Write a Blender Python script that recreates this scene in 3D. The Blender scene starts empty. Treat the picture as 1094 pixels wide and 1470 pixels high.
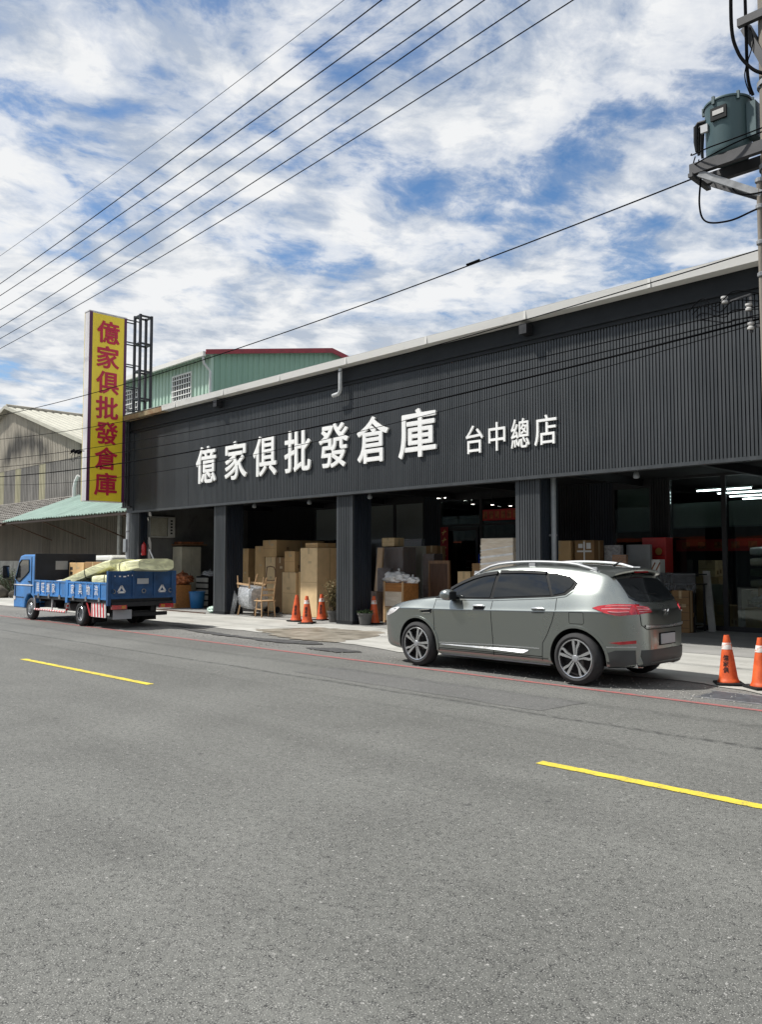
import bpy, bmesh, math, random
from mathutils import Vector, Matrix
from mathutils.bvhtree import BVHTree

random.seed(7)
R = math.radians
scene = bpy.context.scene
COL = scene.collection

# ------------------------------------------------------------------ camera
cam_d = bpy.data.cameras.new('camera')
cam_d.sensor_fit = 'VERTICAL'
cam_d.sensor_height = 24.0
cam_d.lens = 1188.0 / 1470.0 * 24.0
cam_d.clip_start = 0.05
cam_d.clip_end = 2000
cam = bpy.data.objects.new('camera', cam_d)
cam.location = (0, 0, 1.6)
cam.rotation_euler = (R(93.4), 0, R(45.36))
COL.objects.link(cam)
scene.camera = cam

# ------------------------------------------------------------------ light
SUN = Vector((-0.44, -0.38, 0.815)).normalized()      # direction towards the sun
SUN_EL = math.asin(SUN.z)
SUN_AZ = math.atan2(SUN.x, SUN.y)                      # from +Y, clockwise
sun_d = bpy.data.lights.new('sun', 'SUN')
sun_d.energy = 4.0
sun_d.angle = R(2.5)
sun_d.color = (1.0, 0.965, 0.91)
sun = bpy.data.objects.new('sun', sun_d)
sun.rotation_euler = (-SUN).to_track_quat('-Z', 'Y').to_euler()
sun.location = (-20, -20, 40)
COL.objects.link(sun)

world = bpy.data.worlds.new('World')
scene.world = world
world.use_nodes = True
wt = world.node_tree
wt.nodes.clear()


class NT:
    """tiny node helper"""
    def __init__(self, tree):
        self.t = tree

    def n(self, kind, **kw):
        nd = self.t.nodes.new(kind)
        for k, v in kw.items():
            setattr(nd, k, v)
        return nd

    def l(self, a, b):
        self.t.links.new(a, b)

    def val(self, sock, v):
        if hasattr(v, 'is_linked') or hasattr(v, 'links'):
            self.l(v, sock)
        else:
            sock.default_value = v

    def math(self, op, a, b=0.0, c=None, clamp=False):
        nd = self.n('ShaderNodeMath', operation=op, use_clamp=clamp)
        self.val(nd.inputs[0], a)
        self.val(nd.inputs[1], b)
        if c is not None:
            self.val(nd.inputs[2], c)
        return nd.outputs[0]

    def mix(self, f, a, b):
        nd = self.n('ShaderNodeMix', data_type='RGBA')
        self.val(nd.inputs[0], f)
        self.val(nd.inputs[6], a)
        self.val(nd.inputs[7], b)
        return nd.outputs[2]

    def noise(self, vec, scale, detail=4.0, rough=0.55, dist=0.0, kind='FBM'):
        nd = self.n('ShaderNodeTexNoise')
        if vec is not None:
            self.l(vec, nd.inputs['Vector'])
        nd.inputs['Scale'].default_value = scale
        nd.inputs['Detail'].default_value = detail
        nd.inputs['Roughness'].default_value = rough
        nd.inputs['Distortion'].default_value = dist
        return nd.outputs['Fac']

    def voronoi(self, vec, scale, feature='F1'):
        nd = self.n('ShaderNodeTexVoronoi', feature=feature)
        self.l(vec, nd.inputs['Vector'])
        nd.inputs['Scale'].default_value = scale
        return nd

    def ramp(self, f, pts, interp='LINEAR'):
        nd = self.n('ShaderNodeValToRGB')
        cr = nd.color_ramp
        cr.interpolation = interp
        while len(cr.elements) < len(pts):
            cr.elements.new(0.5)
        for e, (p, c) in zip(cr.elements, pts):
            e.position = p
            if isinstance(c, (int, float)):
                c = (c, c, c)
            e.color = (c[0], c[1], c[2], 1)
        self.l(f, nd.inputs[0])
        return nd.outputs[0]

    def mapping(self, vec, scale=(1, 1, 1), rot=(0, 0, 0), loc=(0, 0, 0)):
        nd = self.n('ShaderNodeMapping')
        self.l(vec, nd.inputs[0])
        nd.inputs['Scale'].default_value = scale
        nd.inputs['Rotation'].default_value = rot
        nd.inputs['Location'].default_value = loc
        return nd.outputs[0]


W_ = NT(wt)
sky = W_.n('ShaderNodeTexSky', sky_type='NISHITA')
sky.sun_disc = False
sky.sun_elevation = SUN_EL
sky.sun_rotation = SUN_AZ
sky.air_density = 1.0
sky.dust_density = 0.15
sky.ozone_density = 2.5
tc = W_.n('ShaderNodeTexCoord')
sep = W_.n('ShaderNodeSeparateXYZ')
W_.l(tc.outputs['Generated'], sep.inputs[0])
zz = W_.math('ADD', W_.math('MAXIMUM', sep.outputs[2], 0.0), 0.10)
cu = W_.math('DIVIDE', sep.outputs[0], zz)
cv = W_.math('DIVIDE', sep.outputs[1], zz)
cmb = W_.n('ShaderNodeCombineXYZ')
W_.l(cu, cmb.inputs[0])
W_.l(cv, cmb.inputs[1])
warp = W_.n('ShaderNodeTexNoise')
W_.l(cmb.outputs[0], warp.inputs['Vector'])
warp.inputs['Scale'].default_value = 2.2
warp.inputs['Detail'].default_value = 4
wv = W_.n('ShaderNodeVectorMath', operation='MULTIPLY_ADD')
W_.l(warp.outputs['Color'], wv.inputs[0])
wv.inputs[1].default_value = (0.22, 0.22, 0)
W_.l(cmb.outputs[0], wv.inputs[2])
pv = W_.mapping(wv.outputs[0], scale=(1.0, 0.86, 1.0), rot=(0, 0, R(-50)), loc=(21.3, 8.8, 0.0))
big = W_.noise(pv, 0.55, 2, 0.5, 0.0)
puff = W_.noise(pv, 3.1, 4, 0.50, 0.0)
fine = W_.noise(pv, 8.5, 8, 0.66, 0.0)
cov = W_.math('ADD', W_.math('MULTIPLY', big, 0.60),
              W_.math('ADD', W_.math('MULTIPLY', puff, 0.56), W_.math('MULTIPLY', fine, 0.34)))
mask = W_.ramp(cov, [(0.602, 0.0), (0.655, 0.26), (0.705, 0.74), (0.79, 1.0)], 'LINEAR')
# light from the sun side: the cloud sheet sampled a little towards the sun
pv2 = W_.mapping(pv, loc=(0.06, 0.05, 0.0))
puff2 = W_.noise(pv2, 3.1, 4, 0.50, 0.0)
fine2 = W_.noise(pv2, 8.5, 8, 0.66, 0.0)
rel = W_.math('ADD', W_.math('MULTIPLY', W_.math('SUBTRACT', puff, puff2), 1.6), W_.math('MULTIPLY', W_.math('SUBTRACT', fine, fine2), 0.7))
soft = W_.noise(pv, 1.6, 5, 0.6, 0.0)
cloud_col = W_.ramp(W_.math('ADD', W_.math('ADD', rel, 0.28), W_.math('MULTIPLY', soft, 0.5)),
                    [(0.32, (4.3, 4.85, 5.7)), (0.48, (6.0, 6.35, 6.85)), (0.68, (7.9, 8.0, 8.1))])
hs = W_.n('ShaderNodeHueSaturation')
hs.inputs['Saturation'].default_value = 1.15
hs.inputs['Value'].default_value = 1.18
W_.l(sky.outputs[0], hs.inputs['Color'])
mixc = W_.mix(mask, hs.outputs[0], cloud_col)
bg = W_.n('ShaderNodeBackground')
bg.inputs['Strength'].default_value = 0.075
W_.l(mixc, bg.inputs['Color'])
wo = W_.n('ShaderNodeOutputWorld')
W_.l(bg.outputs[0], wo.inputs[0])

vs = scene.view_settings
vs.view_transform = 'Standard'
vs.look = 'None'
vs.exposure = 0.6
vs.gamma = 1.0
vs.use_curve_mapping = False
scene.cycles.max_bounces = 8
scene.cycles.transparent_max_bounces = 16
scene.cycles.use_denoising = True

# ------------------------------------------------------------------ materials
MATS = {}


def base_mat(name):
    m = bpy.data.materials.new(name)
    m.use_nodes = True
    nt = m.node_tree
    nt.nodes.clear()
    T = NT(nt)
    out = T.n('ShaderNodeOutputMaterial')
    b = T.n('ShaderNodeBsdfPrincipled')
    T.l(b.outputs[0], out.inputs[0])
    co = T.n('ShaderNodeTexCoord').outputs['Object']
    MATS[name] = m
    return m, T, b, co, out


def c4(c):
    return (c[0], c[1], c[2], 1)


def M(name, col, rough=0.6, metal=0.0, var=0.18, vs_=3.0, bump=0.0, bs=30.0, stretch=(1, 1, 1),
      col2=None, spec=0.5, coat=0.0, emit=None, rvar=0.12, sharp=(0.35, 0.65), detail=6):
    """procedural material: two tones mixed by noise, uneven gloss, fine relief"""
    m, T, b, co, out = base_mat(name)
    mp = T.mapping(co, scale=stretch)
    n = T.noise(mp, vs_, detail, 0.6)
    f = T.ramp(n, [(sharp[0], 0), (sharp[1], 1)])
    lo = tuple(x * (1 - var) for x in col)
    hi = col2 if col2 else tuple(min(1, x * (1 + var)) for x in col)
    T.l(T.mix(f, c4(lo), c4(hi)), b.inputs['Base Color'])
    T.l(T.math('ADD', T.math('MULTIPLY', n, rvar * 2), rough - rvar, clamp=True), b.inputs['Roughness'])
    b.inputs['Metallic'].default_value = metal
    b.inputs['Specular IOR Level'].default_value = spec
    b.inputs['Coat Weight'].default_value = coat
    b.inputs['Coat Roughness'].default_value = 0.05
    if emit:
        b.inputs['Emission Color'].default_value = c4(emit[0])
        b.inputs['Emission Strength'].default_value = emit[1]
    if bump:
        bn = T.noise(mp, bs, 4, 0.6)
        bp = T.n('ShaderNodeBump')
        bp.inputs['Strength'].default_value = bump
        bp.inputs['Distance'].default_value = 0.02
        T.l(bn, bp.inputs['Height'])
        T.l(bp.outputs[0], b.inputs['Normal'])
    return m


def streak_mat(name, col, stain, rough=0.75, sx=6.0, sz=0.35, amt=(0.42, 0.68), bump=0.1, metal=0.0):
    """painted sheet with vertical run-off stains"""
    m, T, b, co, out = base_mat(name)
    n1 = T.noise(T.mapping(co, scale=(sx, sx, sz)), 1.0, 6, 0.65)
    n2 = T.noise(co, 0.35, 4, 0.6)
    n3 = T.noise(co, 14, 4, 0.6)
    f = T.math('ADD', T.math('MULTIPLY', n1, 0.6), T.math('ADD', T.math('MULTIPLY', n2, 0.5), T.math('MULTIPLY', n3, 0.12)))
    f = T.ramp(f, [(amt[0] + .1, 0), (amt[1] + .1, 1)])
    T.l(T.mix(f, c4(col), c4(stain)), b.inputs['Base Color'])
    b.inputs['Roughness'].default_value = rough
    b.inputs['Metallic'].default_value = metal
    bp = T.n('ShaderNodeBump')
    bp.inputs['Strength'].default_value = bump
    bp.inputs['Distance'].default_value = 0.01
    T.l(n3, bp.inputs['Height'])
    T.l(bp.outputs[0], b.inputs['Normal'])
    return m


def asphalt_mat(name, dark, light, wear):
    m, T, b, co, out = base_mat(name)
    v = T.voronoi(co, 150.0)
    v2 = T.voronoi(co, 38.0)
    fine = T.noise(co, 160, 3, 0.7)
    mid = T.noise(co, 9.0, 5, 0.6)
    # tyre-worn bands run along the road (X)
    band = T.noise(T.mapping(co, scale=(0.035, 0.9, 1)), 1.0, 4, 0.55)
    blot = T.noise(co, 0.55, 5, 0.6, 0.4)
    f = T.math('ADD', T.math('MULTIPLY', fine, 0.42), T.math('ADD', T.math('MULTIPLY', mid, 0.16),
               T.math('ADD', T.math('MULTIPLY', band, 0.42), T.math('MULTIPLY', blot, 0.46))))
    base = T.mix(T.ramp(f, [(0.52, 0), (0.92, 1)]), c4(dark), c4(light))
    # pale chips of aggregate
    sepc = T.n('ShaderNodeSeparateColor')
    T.l(v.outputs['Color'], sepc.inputs[0])
    chip = T.math('MULTIPLY', T.math('GREATER_THAN', sepc.outputs[0], 0.80), T.math('LESS_THAN', v.outputs['Distance'], 0.36))
    sep2 = T.n('ShaderNodeSeparateColor')
    T.l(v2.outputs['Color'], sep2.inputs[0])
    chip2 = T.math('MULTIPLY', T.math('GREATER_THAN', sep2.outputs[1], 0.955), T.math('LESS_THAN', v2.outputs['Distance'], 0.28))
    chips = T.math('MAXIMUM', chip, chip2)
    base = T.mix(T.math('MULTIPLY', chips, wear), base, (0.36, 0.355, 0.335, 1))
    # dark pits between stones
    pit = T.math('MULTIPLY', T.ramp(v.outputs['Distance'], [(0.45, 0), (0.75, 1)]), T.ramp(T.noise(co, 22, 3, 0.6), [(0.40, 0.18), (0.64, 0.90)]))
    base = T.mix(pit, base, (0.016, 0.016, 0.017, 1))
    # scattered dark oil spots
    sp3 = T.voronoi(co, 2.6)
    sc3 = T.n('ShaderNodeSeparateColor')
    T.l(sp3.outputs['Color'], sc3.inputs[0])
    spot = T.math('MULTIPLY', T.math('GREATER_THAN', sc3.outputs[2], 0.62), T.ramp(T.math('ADD', sp3.outputs['Distance'], T.math('MULTIPLY', mid, 0.10)), [(0.085, 0.75), (0.14, 0)]))
    base = T.mix(spot, base, (0.035, 0.035, 0.036, 1))
    # old crack / joint lines along the lane
    wob = T.noise(T.mapping(co, scale=(0.5, 0.0, 0)), 1.0, 5, 0.6)
    sp = T.n('ShaderNodeSeparateXYZ')
    T.l(co, sp.inputs[0])
    yw = T.math('ADD', sp.outputs[1], T.math('MULTIPLY', T.math('SUBTRACT', wob, 0.5), 0.22))
    tot = None
    for yy, wd, st in ((7.35, 0.03, 0.70), (8.3, 0.06, 0.35), (6.6, 0.03, 0.22)):
        d = T.math('ABSOLUTE', T.math('SUBTRACT', yw, yy))
        ln = T.math('MULTIPLY', T.ramp(T.math('DIVIDE', d, wd * 2.5), [(0.2, 1), (1.0, 0)]), st)
        ln = T.math('MULTIPLY', ln, T.ramp(mid, [(0.40, 0.15), (0.58, 1)]))
        tot = ln if tot is None else T.math('MAXIMUM', tot, ln)
    base = T.mix(tot, base, (0.018, 0.018, 0.019, 1))
    T.l(base, b.inputs['Base Color'])
    b.inputs['Roughness'].default_value = 0.82
    b.inputs['Specular IOR Level'].default_value = 0.35
    h = T.math('ADD', T.math('MULTIPLY', T.math('SUBTRACT', 1.0, v.outputs['Distance']), 0.7), T.math('MULTIPLY', fine, 0.5))
    bp = T.n('ShaderNodeBump')
    bp.inputs['Strength'].default_value = 0.55
    bp.inputs['Distance'].default_value = 0.006
    T.l(h, bp.inputs['Height'])
    T.l(bp.outputs[0], b.inputs['Normal'])
    return m


def concrete_mat(name, lo, hi, stain, joints=True):
    m, T, b, co, out = base_mat(name)
    n1 = T.noise(co, 0.9, 6, 0.62, 0.5)
    n2 = T.noise(T.mapping(co, scale=(0.25, 2.2, 1)), 1.4, 5, 0.6)
    n3 = T.noise(co, 60, 4, 0.65)
    f = T.math('ADD', T.math('MULTIPLY', n1, 0.5), T.math('ADD', T.math('MULTIPLY', n2, 0.38), T.math('MULTIPLY', n3, 0.2)))
    base = T.mix(T.ramp(f, [(0.40, 0), (0.68, 1)]), c4(lo), c4(hi))
    st = T.noise(co, 1.7, 7, 0.66, 0.8)
    base = T.mix(T.ramp(st, [(0.58, 0), (0.70, 0.6)]), base, c4(stain))
    T.l(base, b.inputs['Base Color'])
    b.inputs['Roughness'].default_value = 0.85
    bp = T.n('ShaderNodeBump')
    bp.inputs['Strength'].default_value = 0.25
    bp.inputs['Distance'].default_value = 0.008
    T.l(n3, bp.inputs['Height'])
    T.l(bp.outputs[0], b.inputs['Normal'])
    return m


def glass_mat(name, tint, gloss_rough=0.01, ior=1.5):
    m, T, b, co, out = base_mat(name)
    T.t.nodes.remove(b)
    tr = T.n('ShaderNodeBsdfTransparent')
    tr.inputs[0].default_value = c4(tint)
    gl = T.n('ShaderNodeBsdfGlossy')
    gl.inputs['Roughness'].default_value = gloss_rough
    gl.inputs['Color'].default_value = (0.9, 0.95, 0.95, 1)
    bn = T.noise(co, 0.7, 2, 0.5)
    bp = T.n('ShaderNodeBump')
    bp.inputs['Strength'].default_value = 0.03
    bp.inputs['Distance'].default_value = 0.05
    T.l(bn, bp.inputs['Height'])
    T.l(bp.outputs[0], gl.inputs['Normal'])
    fr = T.n('ShaderNodeFresnel')
    fr.inputs[0].default_value = ior
    mx = T.n('ShaderNodeMixShader')
    T.l(fr.outputs[0], mx.inputs[0])
    T.l(tr.outputs[0], mx.inputs[1])
    T.l(gl.outputs[0], mx.inputs[2])
    T.l(mx.outputs[0], out.inputs[0])
    return m


def film_mat(name, col, alpha=0.5, wrinkle=14.0, stretch=(1, 1, 1)):
    """clear packing film over something: glossy wrinkled skin"""
    m, T, b, co, out = base_mat(name)
    n = T.noise(T.mapping(co, scale=stretch), wrinkle, 5, 0.6, 1.2)
    T.l(T.mix(T.ramp(n, [(0.42, 0), (0.62, 1)]), c4(tuple(x * .72 for x in col)), c4(tuple(min(1, x * 1.2) for x in col))), b.inputs['Base Color'])
    b.inputs['Roughness'].default_value = 0.22
    b.inputs['Alpha'].default_value = alpha
    b.inputs['Coat Weight'].default_value = 0.4
    bp = T.n('ShaderNodeBump')
    bp.inputs['Strength'].default_value = 0.8
    bp.inputs['Distance'].default_value = 0.03
    T.l(n, bp.inputs['Height'])
    T.l(bp.outputs[0], b.inputs['Normal'])
    return m


asphalt_mat('asphalt', (0.087, 0.088, 0.081), (0.180, 0.182, 0.168), 0.8)
asphalt_mat('gutter_asphalt', (0.12, 0.12, 0.112), (0.24, 0.235, 0.22), 0.6)
asphalt_mat('asphalt_patch', (0.085, 0.085, 0.082), (0.155, 0.155, 0.148), 0.5)
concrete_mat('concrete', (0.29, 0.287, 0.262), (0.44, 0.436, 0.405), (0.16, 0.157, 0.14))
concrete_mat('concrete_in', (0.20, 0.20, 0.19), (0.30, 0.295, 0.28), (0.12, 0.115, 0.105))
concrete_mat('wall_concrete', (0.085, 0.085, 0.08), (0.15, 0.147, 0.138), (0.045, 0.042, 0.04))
concrete_mat('earth', (0.10, 0.095, 0.085), (0.17, 0.165, 0.15), (0.07, 0.065, 0.055))


def worn_paint(name, col, col2, wear):
    m, T, b, co, out = base_mat(name)
    n = T.noise(co, 5, 6, 0.65)
    g = T.noise(co, 70, 5, 0.7)
    T_ = T.mix(T.ramp(n, [(0.35, 0), (0.65, 1)]), c4(col), c4(col2))
    w = T.math('ADD', T.math('MULTIPLY', g, 0.7), T.math('MULTIPLY', n, 0.45))
    T.l(T.mix(T.ramp(w, [(wear, 0), (wear + .06, 0.85)]), T_, (0.10, 0.10, 0.095, 1)), b.inputs['Base Color'])
    b.inputs['Roughness'].default_value = 0.75
    bp = T.n('ShaderNodeBump')
    bp.inputs['Strength'].default_value = 0.4
    bp.inputs['Distance'].default_value = 0.005
    T.l(g, bp.inputs['Height'])
    T.l(bp.outputs[0], b.inputs['Normal'])


worn_paint('yellow_paint', (0.62, 0.50, 0.035), (0.50, 0.40, 0.05), 0.62)
worn_paint('red_paint', (0.33, 0.075, 0.075), (0.28, 0.12, 0.11), 0.60)


def clad_mat(name, lo, hi):
    m, T, b, co, out = base_mat(name)
    rnd_ = T.n('ShaderNodeObjectInfo').outputs['Random']
    st = T.noise(T.mapping(co, scale=(7, 7, .35)), 1.0, 6, 0.65)
    bl = T.noise(co, 1.1, 4, 0.6)
    f = T.math('ADD', T.math('MULTIPLY', st, 0.5), T.math('ADD', T.math('MULTIPLY', bl, 0.35), T.math('MULTIPLY', rnd_, 0.12)))
    T.l(T.mix(T.ramp(f, [(0.34, 0), (0.66, 1)]), c4(lo), c4(hi)), b.inputs['Base Color'])
    T.l(T.math('ADD', T.math('MULTIPLY', st, 0.3), 0.30), b.inputs['Roughness'])
    b.inputs['Metallic'].default_value = 0.15
    return m


clad_mat('dark_clad', (0.034, 0.038, 0.041), (0.058, 0.063, 0.067))
M('dark_trim', (0.016, 0.018, 0.020), 0.6, var=.2, spec=.25)
M('black_steel', (0.014, 0.014, 0.016), 0.5, var=.3, vs_=8)
M('dark_inner', (0.014, 0.015, 0.017), 0.75, var=.25)
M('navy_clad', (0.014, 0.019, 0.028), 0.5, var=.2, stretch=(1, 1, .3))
streak_mat('gutter_white', (0.64, 0.63, 0.60), (0.38, 0.36, 0.33), 0.55, 0.9, 3.0, (0.55, 0.85))
streak_mat('gutter_rust', (0.33, 0.27, 0.16), (0.20, 0.10, 0.045), 0.8, 3, 3, (0.40, 0.62))
M('roof_sheet', (0.42, 0.42, 0.40), 0.6, col2=(.34, .34, .32))
M('letter_white', (0.80, 0.80, 0.78), 0.4, var=.04)
M('letter_side', (0.10, 0.10, 0.10), 0.5)
streak_mat('sign_yellow', (0.86, 0.66, 0.035), (0.76, 0.56, 0.035), 0.35, 3, 0.5)
M('sign_red', (0.48, 0.012, 0.045), 0.45, var=.1)
M('sign_purple', (0.085, 0.016, 0.060), 0.45)
streak_mat('sign_white', (0.66, 0.64, 0.64), (0.46, 0.44, 0.44), 0.5, 5, .5)
streak_mat('green_sheet', (0.40, 0.54, 0.45), (0.32, 0.45, 0.37), 0.5, 4, .3)
streak_mat('green_sheet_shaded', (0.22, 0.36, 0.275), (0.18, 0.31, 0.235), 0.5, 4, .3)  # same green sheet, the gable's shaded side put into the colour
M('red_trim', (0.24, 0.022, 0.032), 0.5)
M('white_metal', (0.68, 0.68, 0.66), 0.45, var=.08)
M('pale_pipe', (0.50, 0.51, 0.51), 0.4, var=.15, vs_=4)
M('grey_pipe', (0.23, 0.245, 0.255), 0.4, var=.15, vs_=4)


def smoked_sheet(name, col, stain, soot):
    """old sheet: run-off streaks plus one broad soot stain below the ridge"""
    m, T, b, co, out = base_mat(name)
    n1 = T.noise(T.mapping(co, scale=(1.6, 1.6, .16)), 1.0, 6, 0.65)
    n2 = T.noise(co, 0.35, 4, 0.6)
    f = T.ramp(T.math('ADD', T.math('MULTIPLY', n1, 0.6), T.math('MULTIPLY', n2, 0.5)), [(0.50, 0), (0.78, 1)])
    base = T.mix(f, c4(col), c4(stain))
    sp_ = T.n('ShaderNodeSeparateXYZ')
    T.l(co, sp_.inputs[0])
    dx = T.math('DIVIDE', T.math('SUBTRACT', sp_.outputs[0], 2.4), 4.2)
    arch = T.math('ADD', T.math('MULTIPLY', T.math('MULTIPLY', dx, dx), 1.4), T.math('SUBTRACT', sp_.outputs[2], 8.9))
    d = T.math('ADD', T.math('ABSOLUTE', arch), T.math('MULTIPLY', T.math('SUBTRACT', n1, 0.5), 3.2))
    k = T.math('MULTIPLY', T.ramp(d, [(0.15, 0.9), (1.15, 0)]), T.ramp(T.math('ABSOLUTE', dx), [(0.7, 1), (1.25, 0)]))
    T.l(T.mix(k, base, c4(soot)), b.inputs['Base Color'])
    b.inputs['Roughness'].default_value = 0.85


smoked_sheet('old_sheet', (0.45, 0.41, 0.335), (0.20, 0.185, 0.16), (0.055, 0.053, 0.05))
streak_mat('old_sheet_grey', (0.29, 0.275, 0.25), (0.13, 0.125, 0.115), 0.85, 1.6, .2, (0.40, 0.66))
streak_mat('old_skylight', (0.46, 0.43, 0.29), (0.30, 0.28, 0.19), 0.7, 2, .3)
streak_mat('old_roof', (0.42, 0.41, 0.34), (0.31, 0.30, 0.25), 0.75, 1.5, 1.5)
streak_mat('old_lower', (0.13, 0.112, 0.088), (0.065, 0.057, 0.047), 0.85, 3, .25)
M('tile_grey', (0.17, 0.16, 0.145), 0.9, var=.35, vs_=6, bump=.4)
streak_mat('mint_sheet', (0.25, 0.355, 0.31), (0.18, 0.25, 0.22), 0.6, 2, 2)
M('plaster_pale', (0.36, 0.36, 0.34), 0.9, var=.3, vs_=2, bump=.3)
glass_mat('shop_glass', (0.62, 0.68, 0.67))
glass_mat('thin_glass', (0.80, 0.86, 0.85))
M('opposite_sheet', (0.105, 0.118, 0.112), 0.8, var=.08, stretch=(20, 1, 1))
M('frosted_panel', (0.20, 0.225, 0.215), 0.5, var=.10, vs_=.8)
M('blind', (0.40, 0.43, 0.41), 0.8, var=.08, stretch=(20, 1, 1))
M('window_dark', (0.012, 0.014, 0.016), 0.08, var=.2, coat=.5)
M('rubber', (0.018, 0.018, 0.019), 0.8, var=.3, vs_=20)
M('black_plastic', (0.014, 0.015, 0.016), 0.6, var=.2, vs_=20, spec=.15)
M('chrome', (0.75, 0.76, 0.77), 0.16, metal=1.0, var=.05)
M('satin_rail', (0.42, 0.43, 0.44), 0.5, metal=.5, var=.06)
M('silver', (0.62, 0.63, 0.64), 0.26, metal=.9, var=.06)
M('steel_grey', (0.28, 0.29, 0.30), 0.45, metal=.5)
M('cardboard', (0.52, 0.335, 0.15), 0.8, var=.12, vs_=2, col2=(.60, .395, .19), stretch=(1, 1, .5))
M('cardboard_dark', (0.25, 0.145, 0.062), 0.8, var=.15, vs_=2)
M('cardboard_pale', (0.64, 0.47, 0.26), 0.75, var=.1, vs_=3)
M('tape', (0.46, 0.34, 0.19), 0.35, var=.1)
M('tape_white', (0.70, 0.69, 0.66), 0.4, var=.06)
M('wood_light', (0.46, 0.30, 0.16), 0.5, var=.2, vs_=2, stretch=(8, 8, .8))
M('wood_orange', (0.38, 0.165, 0.05), 0.45, var=.25, vs_=2, stretch=(1, 10, 10))
M('wood_dark', (0.085, 0.045, 0.028), 0.45, var=.3, vs_=2, stretch=(10, 10, 1))
M('wood_brown', (0.19, 0.105, 0.055), 0.5, var=.3, vs_=2, stretch=(10, 10, 1))
film_mat('film', (0.62, 0.64, 0.66), 0.55, 9)
film_mat('film_thin', (0.62, 0.64, 0.66), 0.16, 5)
M('bundle_wrap', (0.70, 0.58, 0.44), 0.45, var=.08, vs_=1.2, col2=(.82, .73, .60), stretch=(2, 2, 9), bump=.5, bs=4)
M('white_bag', (0.78, 0.77, 0.76), 0.35, var=.12, vs_=8, bump=.5, bs=9)
M('grey_panel', (0.23, 0.24, 0.24), 0.35, var=.1, coat=.3)
M('cone_orange', (0.60, 0.085, 0.018), 0.5, var=.20, vs_=7, col2=(.72, .12, .03))
M('cone_white', (0.66, 0.16, 0.06), 0.4, var=.05, vs_=13, col2=(.76, .73, .70), sharp=(.40, .47))
M('ink', (0.012, 0.011, 0.012), 0.6)
M('terracotta_grey', (0.10, 0.098, 0.095), 0.8, var=.2, vs_=9, bump=.2)
M('soil', (0.05, 0.038, 0.028), 0.95, var=.4, vs_=20)
M('leaf_dry', (0.20, 0.165, 0.075), 0.7, var=.5, vs_=6)
M('leaf_green', (0.045, 0.075, 0.028), 0.6, var=.4, vs_=6)
M('bark', (0.10, 0.075, 0.05), 0.85, var=.3, vs_=8)
M('rock', (0.085, 0.075, 0.06), 0.9, var=.5, vs_=4, bump=.6, bs=12)
M('bin_blue', (0.012, 0.13, 0.33), 0.4, var=.1)
M('cream_metal', (0.46, 0.43, 0.33), 0.5, var=.12)
M('ac_cream', (0.42, 0.41, 0.37), 0.5, var=.12)
M('brown_pile', (0.26, 0.085, 0.03), 0.75, var=.6, vs_=9, bump=.6, bs=10)
M('red_cloth', (0.34, 0.014, 0.016), 0.6, var=.2)
M('red_lacquer', (0.42, 0.016, 0.014), 0.35, var=.15, coat=.3)
M('gold', (0.60, 0.40, 0.14), 0.35, metal=.6)
M('blue_screen', (0.02, 0.06, 0.45), 0.4, emit=((0.02, 0.06, 0.5), 0.25))
M('lamp_lit', (0.9, 0.9, 0.9), 0.4, emit=((0.95, 0.97, 1.0), 10.0))
M('spot_lit', (0.9, 0.9, 0.9), 0.4, emit=((1.0, 0.94, 0.85), 5.0))
M('truck_blue', (0.036, 0.195, 0.50), 0.35, var=.22, coat=.35, vs_=2)
M('truck_blue_shaded', (0.014, 0.064, 0.17), 0.5, var=.25, vs_=3)  # truck blue darkened: shade on the tail end is in the colour
M('canvas_black', (0.012, 0.013, 0.016), 0.85, var=.3, vs_=6, bump=.2)
M('plate_white', (0.42, 0.43, 0.44), 0.5, var=.05)
M('stripe_red', (0.50, 0.03, 0.035), 0.5, var=.15)
M('stripe_white', (0.72, 0.70, 0.68), 0.5, var=.15, vs_=10)
film_mat('mattress_film', (0.80, 0.79, 0.48), 1.0, 1.5, (1, 1, 4))
M('lamp_pink', (0.62, 0.30, 0.32), 0.15, coat=1.0, var=.2)
M('lamp_red', (0.42, 0.010, 0.018), 0.15, coat=1.0, var=.25, vs_=14)
M('lamp_clear', (0.62, 0.60, 0.60), 0.12, coat=1.0, var=.2)
M('lamp_amber', (0.55, 0.20, 0.02), 0.2, coat=.6)
M('concrete_pole', (0.17, 0.15, 0.125), 0.85, var=.2, vs_=4, bump=.3, stretch=(1, 1, .3))
M('transformer_green', (0.045, 0.082, 0.088), 0.45, var=.25, vs_=2, stretch=(1, 1, .3))
M('dark_bracket', (0.045, 0.045, 0.048), 0.6, var=.3)
M('galvanised', (0.26, 0.265, 0.27), 0.5, metal=.4, var=.2, vs_=8)
M('clad_dark', (0.055, 0.058, 0.057), 0.5, var=.1)
M('porcelain', (0.48, 0.47, 0.45), 0.25, var=.08)
M('cable', (0.006, 0.006, 0.007), 0.95, spec=.05, rvar=.03)
M('van_white', (0.62, 0.62, 0.58), 0.35, coat=.5, var=.06)
M('grit', (0.26, 0.25, 0.23), 0.85, var=.5, vs_=1.5)
M('puddle', (0.20, 0.175, 0.135), 0.42, var=.30, vs_=2.5, col2=(.33, .30, .25))
M('tar', (0.05, 0.05, 0.05), 0.8, var=.4, vs_=7)
M('iron', (0.075, 0.08, 0.09), 0.6, metal=.2, var=.3, vs_=9)
M('green_bag', (0.45, 0.58, 0.50), 0.4, var=.2, vs_=6)


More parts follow.
